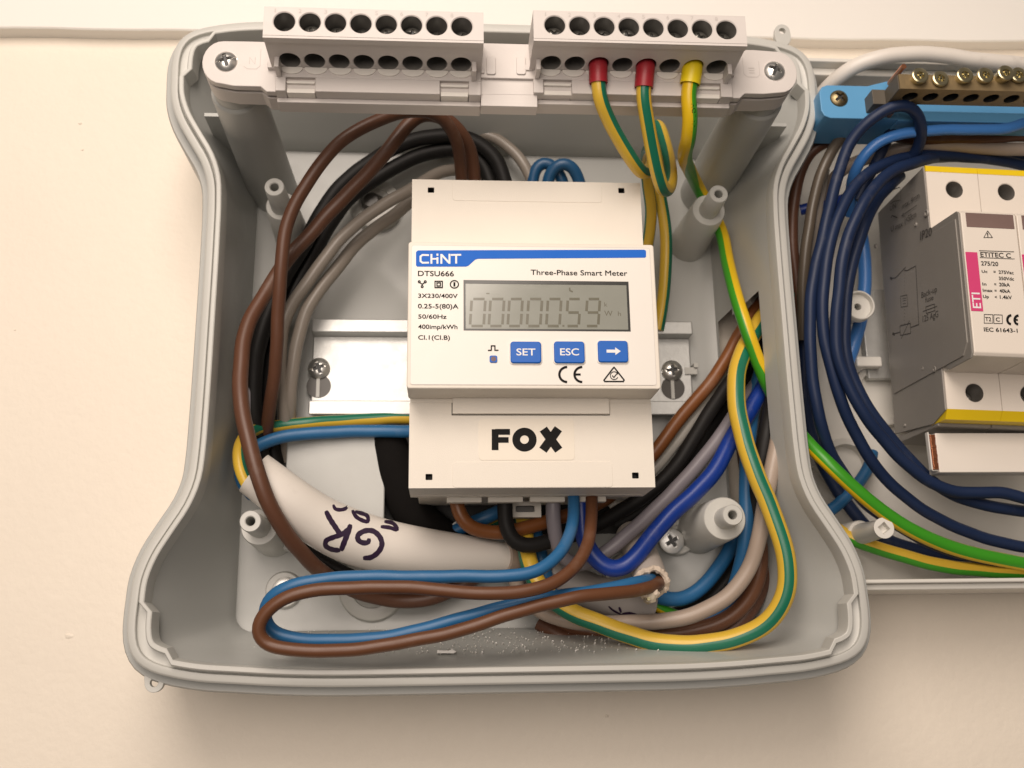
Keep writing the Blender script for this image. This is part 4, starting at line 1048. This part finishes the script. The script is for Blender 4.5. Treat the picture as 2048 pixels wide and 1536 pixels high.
# surge arresters: 18 mm modules
AX = 160.9; AY0, AY1 = 66.0, 152.9
def arrester(k, label):
    x0 = AX+18.05*k; x1 = x0+17.9
    a = thing('surge_arrester', label, 'surge arrester', ((x0+x1)/2, 109, 8), 'surge arresters clipped side by side')
    prof_low = [(AY0, 14), (AY0+1.5, 57), (AY1-1.2, 57), (AY1, 53), (AY1, 14)]
    # base with terminal faces
    cy_t, cy_b = 145.2, 74.8
    def slab(y0, y1, hole, name):
        b = MB(); fr = lambda u, v, w: (u, v, 57+w)
        hole_face(b, fr, [(x0+.05, x1, y0, y1)], [((x0+x1)/2+.6, hole, 2.95, 3.0)], 12, n=40)
        pl = [(x0+.05, y0), (x1, y0), (x1, y1), (x0+.05, y1)]
        b.loops([[(x, y, 57) for x, y in pl], [(x, y, 20) for x, y in pl]], True, False, True)
        return build(name, b, [arrm, mat('arrester_inside', (.20, .185, .165), .35)], a, ang=30)
    armi = mat('arrester_inside', (.20, .185, .165), .35)
    slab(129.9, AY1-1.6, cy_t, 'terminal_housing'); slab(AY0+3.2, 85.3, cy_b, 'terminal_housing')
    for yc, m_ in ((cy_t, 0), (cy_b, 0)):
        screw(a, ((x0+x1)/2+.9, yc-.4, 49.5), 2.3, 1.2, .3+k, screwm, 'clamp_screw')
    b = MB(); b.loops([[(x, AY1-1.6, 57.15), (x, AY1+.5, 57.0), (x, AY1+.5, 40), (x, AY1-1.6, 40)] for x in (x0-.02, x1+.02)], True, True, True); build('yellow_stripe', b, yband, a)
    b = MB(); b.loops([[(x, AY0+3.2, 57.05), (x, AY0+.2, 55.2), (x, AY0+.2, 46), (x, AY0+3.2, 46)] for x in (x0-.02, x1+.02)], True, True, True); build('yellow_stripe', b, yband, a)
    b = MB(); b.box(x0+.1, x1-.1, AY0-.8, AY0+1.5, 18, 50); build('foot', b, arrs, a, bevel=.3)
    # plug-in cartridge
    y0, y1 = 81.2, 128.8
    b = MB(); b.loops([[(x, y0, 40), (x, y0+.2, 75.2), (x, y0+1.2, 76), (x, y1-1.2, 76), (x, y1, 75), (x, y1+1.0, 57), (x, y1+1, 40)] for x in (x0+.1, x1-.05)], True, True, True)
    build('cartridge', b, arrm, a, bevel=.35)
    # smoked window
    wx0, wy1 = x0+1.6, y1-1.0; wx1, wy0 = x1-.9, y1-5.8
    b = MB(); b.prism(rrect(wx0, wx1, wy0, wy1, .2), 75.9, 76.12); build('status_window', b, windowm, a, bevel=.05)
    dA = 76.14
    b = MB(); b.prism([(x0+.35, 95.4), (x0+4.1, 95.4), (x0+4.1, 114.6), (x0+.35, 114.6)], 75.9, dA); pk = build('pink_label', b, pink, a)
    b = MB(); text(b, 'ETI', 0, 5.0, -1.3, 1.3, 0, .012, frame=lambda u, v: (x0+2.2-v, 96.3+u, dA+.06)); build('label_lettering', b, whiteink, pk)
    b = MB()
    # everything printed on the front, measured on the picture of the first module
    k4 = lambda x, y: (U(1560+x/3.414, 450+y/3.414, 76.2)[0]+18.05*k, U(1560+x/3.414, 450+y/3.414, 76.2)[1])
    def t4(s, xa, xb, yt_, yb_, bold=.004):
        a_, c_ = k4(xa, yb_), k4(xb, yb_); e_ = k4(xa, yt_)
        text(b, s, a_[0], c_[0], a_[1], e_[1], dA, min(bold, .006), dbl=.045)
    t4('ETITEC C', 1380, 1586, 180, 211, .02); t4('275/20', 1386, 1502, 243, 271, .012)
    t4('Uc', 1392, 1430, 303, 321, .01); t4('=', 1472, 1487, 300, 325); t4('275Vac', 1507, 1608, 302, 324, .01); t4('350Vdc', 1510, 1612, 345, 367, .01)
    t4('In', 1400, 1426, 388, 408, .01); t4('=', 1480, 1494, 386, 410); t4('20kA', 1513, 1586, 386, 410, .01)
    t4('Imax', 1404, 1470, 431, 451, .01); t4('=', 1484, 1498, 430, 453); t4('40kA', 1518, 1590, 430, 453, .01)
    t4('Up', 1407, 1446, 474, 494, .01); t4('<', 1487, 1502, 474, 496); t4('1.4kV', 1522, 1603, 472, 496, .01)
    t4('T2', 1428, 1468, 625, 652, .01); t4('C', 1500, 1528, 625, 652, .01); t4('IEC 61643-1', 1422, 1650, 696, 723, .01)
    R4 = lambda pts, w, cl=False: ribbon(b, [k4(*p) for p in pts], w, dA, cl)
    R4([(1368, 171), (1605, 171)], .18); R4([(1375, 218), (1612, 220)], .18)
    R4([(1419, 607), (1477, 607), (1480, 665), (1421, 667)], .18, True); R4([(1484, 607), (1541, 607), (1545, 665), (1487, 667)], .18, True)
    R4([(1603-26*math.sin(PI*i/12)-0, 637-30*math.cos(PI*i/12)) for i in range(13)], .75); R4([(1652-26*math.sin(PI*i/12), 637-30*math.cos(PI*i/12)) for i in range(13)], .75); R4([(1630, 637), (1648, 637)], .6)
    R4([(1421, 34), (1455, 78), (1396, 80)], .22, True); R4([(1421, 48), (1423, 66)], .35); R4([(1424, 70), (1424, 74)], .35)
    build('printed_text', b, inkm, a)
    return a, x0, x1
arrA, ax0, ax1 = arrester(0, 'left surge arrester with a pink label and its grey printed side showing')
arrester(1, 'second surge arrester partly cut off by the right edge')
arrester(2, 'third surge arrester outside the right edge')if False else None
# grey side shell of the first module (plane facing left), with its printing
SX = AX-.5
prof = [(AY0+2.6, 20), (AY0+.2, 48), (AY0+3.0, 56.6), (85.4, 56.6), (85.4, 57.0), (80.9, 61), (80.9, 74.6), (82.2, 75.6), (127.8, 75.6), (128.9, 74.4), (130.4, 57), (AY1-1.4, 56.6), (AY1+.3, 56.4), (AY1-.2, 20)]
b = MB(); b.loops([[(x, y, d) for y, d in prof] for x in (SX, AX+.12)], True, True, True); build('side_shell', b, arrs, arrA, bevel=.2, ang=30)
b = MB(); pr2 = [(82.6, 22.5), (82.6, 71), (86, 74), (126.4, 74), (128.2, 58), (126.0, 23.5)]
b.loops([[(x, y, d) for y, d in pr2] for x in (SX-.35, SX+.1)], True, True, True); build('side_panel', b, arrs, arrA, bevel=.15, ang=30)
def side_at(px, py):
    """hit of the picture ray with the plane x = SX-.4"""
    r = ray(px, py); t = (SX-.42)/r.x; return (r.y*t, H+r.z*t)
b = MB()
def s4(pts, w, zz=lambda x, y: (1560+x/3.414, 450+y/3.414), cl=False):
    q2 = [side_at(*zz(*p)) for p in pts]; tmp = MB(); ribbon(tmp, q2, w, 0, cl)
    b0 = len(b.v); b.v.extend([(SX-.42, v[0], v[1]) for v in tmp.v])
    for f_ in tmp.f: b.face([b0+i for i in f_])
s4([(760, 365), (790, 362), (860, 288)], .3); s4([(850, 310), (870, 312), (930, 280), (965, 680), (910, 700)], .3)
s4([(830, 488), (875, 478), (882, 555), (836, 562)], .25, cl=True); s4([(845, 505), (868, 500)], .2); s4([(846, 520), (869, 515)], .2); s4([(848, 540), (870, 535)], .2)
s4([(833, 690), (905, 672), (910, 740), (838, 755)], .3, cl=True); s4([(790, 745), (836, 732)], .3); s4([(845, 778), (898, 655)], .25); s4([(1010, 560), (1070, 540), (1075, 585), (1015, 605)], .25, cl=True); s4([(990, 592), (1090, 555)], .25)
for y_ in range(575, 680, 24): s4([(862, y_), (863, y_+9)], .18)
for y_ in range(310, 480, 24): s4([(855, y_), (856, y_+9)], .12)
s4([(752, 361), (768, 369)], .9); s4([(782, 741), (798, 749)], .9)
z3 = lambda x, y: (1720+x/5.909, 300+y/5.909)
s4([(650, 655), (475, 775)], .25, z3); s4([(495, 745), (470, 780), (510, 780)], .25, z3); s4([(330, 640), (370, 610), (445, 590)], .25, z3); s4([(445, 440), (460, 620)], .15, z3); s4([(345, 800), (355, 775), (420, 800)], .4, z3); s4([(330, 480), (440, 440)], .3, z3)
def side_text(s, p0, p1, hmm, bold=.0, zz=lambda x, y: (1560+x/3.414, 450+y/3.414)):
    y0, d0 = side_at(*zz(*p0)); y1, d1 = side_at(*zz(*p1))
    L = math.hypot(y1-y0, d1-d0); uy, ud = (y1-y0)/L, (d1-d0)/L
    text(b, s, 0, L, 0, hmm, 0, bold, frame=lambda u, v: (SX-.43, y0+uy*u+ud*v, d0+ud*u-uy*v))
def yd(p, zz): return side_at(*zz(*p))
side_text('IP20', (955, 104), (1035, 72), 2.9, .006); side_text('Back-up', (978, 500), (1085, 455), 1.9); side_text('fuse', (1005, 530), (1062, 512), 1.7); side_text('125 AgG', (992, 665), (1100, 628), 2.1)
side_text('(<50cm', (515, 870), (650, 790), 2.2, 0, z3); side_text('max. 4mm', (475, 700), (680, 560), 1.9, 0, z3); side_text('U max', (350, 970), (490, 900), 2.0, 0, z3); side_text('L/N', (330, 720), (400, 680), 1.8, 0, z3)
build('side_printing', b, greyink, arrA)
for (px, py, r_) in ((1560+1082/3.414, 450+985/3.414, 1.1), (1560+1000/3.414, 450+980/3.414, .6), (1560+885/3.414, 450+1368/3.414, .55), (1720+765/5.909, 300+745/5.909, 1.4), (1720+640/5.909, 300+880/5.909, .7), (1720+160/5.909, 300+1135/5.909, .9)):
    y_, d_ = side_at(px, py); b = MB()
    b.loops([[(SX-.0, y_+r_*math.cos(2*PI*j/20), d_+r_*math.sin(2*PI*j/20)) for j in range(20)], [(SX-.5, y_+r_*.85*math.cos(2*PI*j/20), d_+r_*.85*math.sin(2*PI*j/20)) for j in range(20)],
             [(SX-.5, y_+r_*.5*math.cos(2*PI*j/20), d_+r_*.5*math.sin(2*PI*j/20)) for j in range(20)], [(SX-.1, y_+r_*.45*math.cos(2*PI*j/20), d_+r_*.45*math.sin(2*PI*j/20)) for j in range(20)]], True, False, True)
    build('side_pip', b, arrs, arrA, ang=30)
# the arresters hang very slightly askew on their rail
TL = math.radians(2.0); PVX, PVY = 161.0, 126.0
for o in [q_ for q_ in COL.objects if q_.get('category') == 'surge arrester']:
    x, z = o.location.x/MM-PVX, o.location.z/MM-PVY
    o.rotation_euler.y = TL
    o.location.x = (PVX+x*math.cos(TL)+z*math.sin(TL))*MM; o.location.z = (PVY-x*math.sin(TL)+z*math.cos(TL))*MM
# busbar cover
bb = thing('busbar', 'white insulated busbar with a cut copper end below the surge arresters', 'busbar', (200, 57, 30))
x0, y1 = U(1870, 866, 47); _, y0 = U(1870, 945, 47)
b = MB(); b.box(x0, 300, y0, y1, 40, 47); build('cover', b, mat('busbar_white', (.78, .72, .65), .42, var=.01), bb, bevel=.3)
b = MB(); b.box(x0-2.0, x0+1, y0+.6, y1-.2, 44.6, 46.2); b.box(x0-2.4, x0-1.9, y0+.9, y1+.4, 44.8, 46.8); build('end_edge', b, enc2m, bb, bevel=.3)
b = MB()
for k in range(16):
    yy = y0+1+k*(y1-y0-1.5)/16; b.box(x0-1.8, x0-.3+.3*random.random(), yy, yy+.75, 45, 46.9+.5*random.random())
build('copper_edge', b, copper, bb, bevel=.15)
# neutral bar
nb = thing('neutral_bar', 'brass terminal bar with screws on a light blue holder', 'terminal bar', (170, 176, 40))
hy0, hy1 = 168.8, 181.2
b = MB(); pl = [(128.6, hy0), (152.5, hy0), (152.5, hy1+1.8), (149.5, hy1+1.6), (143, hy1-.0), (128.6, hy1)]
pl = [(130.5, hy0)]+[(153, hy0), (153, hy1+2.2), (150, hy1+2.0), (143.5, hy1), (128.5, hy1)]+[(129.5+3*math.cos(a), hy1-3+3*math.sin(a)) for a in (PI*.5, PI*.75, PI)]+[(129.5+3*math.cos(a), hy0+3+3*math.sin(a)) for a in (PI, PI*1.25, PI*1.5)]
pl = [(129.5, hy0), (153, hy0), (153, hy1+2.2), (150.5, hy1+2.0), (143.5, hy1), (129.5, hy1), (127.6, hy1-.8), (126.6, hy1-2.8), (126.6, hy0+2.8), (127.6, hy0+.8)]
b.prism(pl, 42, 60); build('holder', b, blueh, nb, bevel=.35)
b = MB(); b.box(152.8, 320, hy0-.4, hy0+3.4, 51, 60); build('holder_rail', b, blueh, nb, bevel=.3)
b = MB(); b.box(153, 320, hy0+3.2, hy1+5.5, 50, 54); build('holder_back', b, blueh, nb, bevel=.3)
x, y = U(1678, 197, 60); screw(nb, (x, y, 60), 3.1, 1.4, .7, brassm)
x0, y1 = U(1797, 148, 76); _, y0 = U(1797, 177, 76)
b = MB()
NH = 10; pit = 6.9
fr = lambda u, v, w: (u, y0+.0-w*1.0, v)
xs_h = [x0+5.5+pit*k for k in range(NH)]
ed = [x0]+[(xs_h[k]+xs_h[k+1])/2 for k in range(NH-1)]+[x0+75]
hole_face(b, fr, [(ed[k], ed[k+1], 66.5, 76) for k in range(NH)], [(xs_h[k], 71, 2.3, 2.6) for k in range(NH)], 4, n=32)
X1 = x0+75
b.loops([[(x0, y0, 76), (x0, y1, 76), (x0, y1, 66.5), (x0, y0, 66.5)], [(X1, y0, 76), (X1, y1, 76), (X1, y1, 66.5), (X1, y0, 66.5)]], False, True, True)
build('bar', b, [mat('dull_brass', (.26, .19, .10), .5, .55, var=.2, vs=300, bump=.3, bs=900), darkm], nb, ang=30)
b = MB(); b.box(x0-.3, x0+.1, y0, y1, 60, 75.6); b.box(x0-4.6, x0, y0+.2, y0+5.6, 58, 66); build('bar_support', b, mat('bar_support', (.10, .085, .065), .5), nb, bevel=.3)
z9 = lambda x, y: (1560+x/3.658, 80+y/3.658)
for k, (zx, zy, hh) in enumerate(((1030, 255, 78.6), (1180, 278, 77.6), (1358, 252, 78.6), (1508, 252, 78.2), (1658, 236, 79.4), (1752, 250, 77.8))):
    px, py = z9(zx, zy); x, y = U(px, py, hh)
    yb_ = max(y0+2.2, min(y1-2.2, y)); 
    b = MB(); b.lathe(x, y, [(2.2, 74), (2.2, hh-1.2), (2.6, hh-1.0), (2.65, hh-.2), (2.3, hh)], 32, cap0=False, cap1=False)
    b.lathe(x, y, [(2.3, hh), (1.3, hh), (1.0, hh-.9), (.01, hh-1)], 32)
    so = build('bar_screw', b, mat('pale_brass', (.52, .46, .29), .3, .95, var=.15, vs=300), nb, ang=40)
    b = MB(); a = .5+k*.7
    for t_ in (a, a+PI/2):
        c_, s_ = math.cos(t_), math.sin(t_); b.prism([(x+1.6*c_-.22*s_, y+1.6*s_+.22*c_), (x-1.6*c_-.22*s_, y-1.6*s_+.22*c_), (x-1.6*c_+.22*s_, y-1.6*s_-.22*c_), (x+1.6*c_+.22*s_, y+1.6*s_-.22*c_)], hh-.9, hh-.25)
    build('screw_cross', b, brassd, so)
x, y = U(1801, 141, 72); b = MB(); b.cyl(x, y, 1.0, .9, 64, 74.5, 16); b.cyl(x+.3, y-9.5, 1.0, .9, 60, 67, 16); build('copper_stub', b, copper, nb)

# ------------------------------------------------------------------ wires on the right
wire('white_cable', 'thick white cable arching over the brass terminal bar', [(1610, 240, 22), (1640, 192, 30), (1672, 158, 38), (1713, 132, 43), (1765, 114, 46), (1820, 108, 47), (1888, 111, 47), (1956, 121, 46), (2060, 131, 44), (2140, 140, 42)], 2.75, sheath, cat='cable', n=28)
NV = 'navy wires sweeping down the right enclosure'
wire('navy_wire', 'navy wire looping up over the blue holder under the brass bar', [(1790, 330, 44), (1826, 312, 50), (1841, 280, 56), (1841, 248, 62), (1830, 222, 66), (1806, 210, 68), (1779, 216, 67), (1737, 243, 64), (1702, 282, 60), (1679, 340, 57), (1661, 408, 55), (1644, 480, 54), (1630, 540, 53), (1621, 611, 52), (1620, 699, 50), (1626, 760, 48),
    (1636, 820, 46), (1650, 880, 42), (1669, 920, 38), (1700, 965, 34), (1730, 1007, 31), (1798, 1052, 29), (1855, 1084, 28), (1941, 1112, 28), (2048, 1130, 28), (2120, 1138, 28)], 1.95, navy, n=22)
wire('navy_wire', 'navy wire coming from the right over the arresters and sweeping down leftmost but one', [(2120, 345, 38), (2048, 330, 40), (1970, 317, 43), (1888, 312, 46), (1820, 313, 49), (1765, 330, 52), (1713, 368, 54), (1684, 415, 55), (1665, 470, 55), (1652, 530, 55), (1645, 600, 54), (1648, 670, 52), (1662, 735, 50), (1685, 810, 47), (1712, 868, 43), (1740, 918, 40), (1768, 955, 37), (1812, 994, 35), (1869, 1033, 33), (1941, 1067, 31), (2048, 1094, 30), (2120, 1104, 30)], 1.95, navy, n=22)
wire('navy_wire', 'navy wire hugging the left corner of the surge arresters', [(2060, 318, 30), (1940, 312, 34), (1870, 316, 46), (1820, 328, 55), (1786, 342, 58), (1751, 372, 60), (1724, 410, 61), (1704, 455, 61), (1686, 515, 60), (1677, 580, 58), (1672, 645, 56), (1676, 710, 54), (1694, 765, 52), (1725, 825, 50), (1769, 880, 47), (1815, 930, 45), (1862, 966, 43), (1910, 983, 42), (1958, 985, 42), (2000, 985, 42), (2048, 997, 42), (2120, 1015, 40)], 1.95, navy, n=22)
wire('navy_wire', 'innermost navy wire sweeping under the white busbar', [(1800, 352, 40), (1760, 392, 48), (1733, 440, 52), (1712, 500, 52), (1698, 560, 51), (1690, 630, 49), (1690, 700, 47), (1706, 755, 45), (1735, 815, 43), (1785, 880, 40), (1830, 930, 38), (1880, 975, 37), (1935, 1001, 37), (2000, 1016, 37), (2048, 1022, 36), (2120, 1030, 36)], 1.95, navy, n=22)
wire('navy_wire', 'lowest navy wire deep behind the white post', [(1632, 520, 30), (1615, 620, 28), (1608, 720, 24), (1610, 800, 20), (1622, 870, 16), (1652, 940, 14), (1690, 1003, 13), (1740, 1060, 13), (1800, 1090, 14), (1880, 1112, 15), (2048, 1150, 16), (2120, 1160, 16)], 2.2, navy, n=22)
wire('navy_wire', 'short navy wire dropping inside the navy loop below the bar', [(1796, 222, 56), (1788, 245, 54), (1776, 275, 50), (1762, 305, 46), (1742, 345, 42), (1715, 400, 38)], 1.9, navy)
wire('bright_blue_wire', 'bright blue wire running right from the navy loop below the holder', [(2120, 225, 58), (2048, 246, 59), (2020, 256, 59), (1970, 259, 59), (1888, 260, 59), (1833, 263, 58), (1790, 270, 57), (1752, 288, 55), (1724, 317, 52), (1710, 345, 48), (1702, 380, 40), (1700, 430, 32)], 1.85, blueb, n=22)
wire('blue_wire', 'flat lit blue wire beside the left flank of the surge arresters', [(1705, 400, 20), (1722, 470, 19), (1731, 540, 17), (1726, 600, 15), (1714, 670, 15), (1698, 720, 14), (1680, 770, 12)], 2.4, blueb)
wire('blue_wire', 'blue wire crossing behind the navy wires at the lower left of the right enclosure', [(1745, 905, 10), (1738, 932, 12), (1723, 957, 13), (1700, 986, 14), (1669, 1015, 15), (1640, 1030, 15), (1600, 1035, 14)], 2.1, blue)
wire('brown_wire', 'brown wire passing behind the bright blue one in the right enclosure', [(2120, 282, 48), (2048, 272, 49), (1970, 276, 49), (1888, 278, 49), (1830, 277, 49), (1780, 270, 48), (1735, 268, 45), (1690, 270, 40), (1650, 285, 38), (1620, 305, 36), (1600, 345, 32), (1588, 400, 28), (1585, 490, 26), (1592, 560, 24), (1600, 640, 22), (1600, 740, 20)], 2.1, brown)
wire('beige_wire', 'beige wire under the brown one in the right enclosure', [(2120, 305, 46), (2048, 299, 47), (1970, 296, 47), (1888, 291, 47), (1830, 291, 46), (1785, 301, 43), (1730, 318, 37), (1690, 335, 33), (1665, 360, 28), (1650, 400, 22), (1640, 450, 16)], 2.3, beige)
wire('dark_grey_wire', 'dark grey brown wire curving down beside the meter box edge', [(1790, 232, 34), (1745, 240, 40), (1705, 258, 44), (1672, 288, 45), (1650, 330, 44), (1632, 382, 42), (1620, 440, 40), (1612, 500, 38), (1606, 580, 34), (1605, 680, 28)], 1.95, mat('umber_insulation', (.095, .075, .055), .35, var=.1))
wire('dark_grey_wire', 'second grey brown wire following close to the meter box edge', [(1650, 340, 34), (1640, 385, 36), (1631, 440, 36), (1622, 500, 34), (1614, 570, 30), (1612, 660, 24)], 1.8, grey)
wire('blue_wire', 'tiny piece of blue wire between the grey brown wires', [(1600, 420, 20), (1630, 412, 22), (1665, 405, 22), (1700, 395, 20)], 2.0, blued)
wire('earth_wire', 'dull green yellow wire along the bottom of the right enclosure', [(1600, 1000, 16), (1640, 1034, 20), (1669, 1056, 23), (1712, 1080, 25), (1798, 1110, 26), (1884, 1131, 26), (1970, 1141, 26), (2048, 1145, 26), (2120, 1147, 26)], 2.3, (yel, grn2), stripe=.8, a0=1.35, n=28)
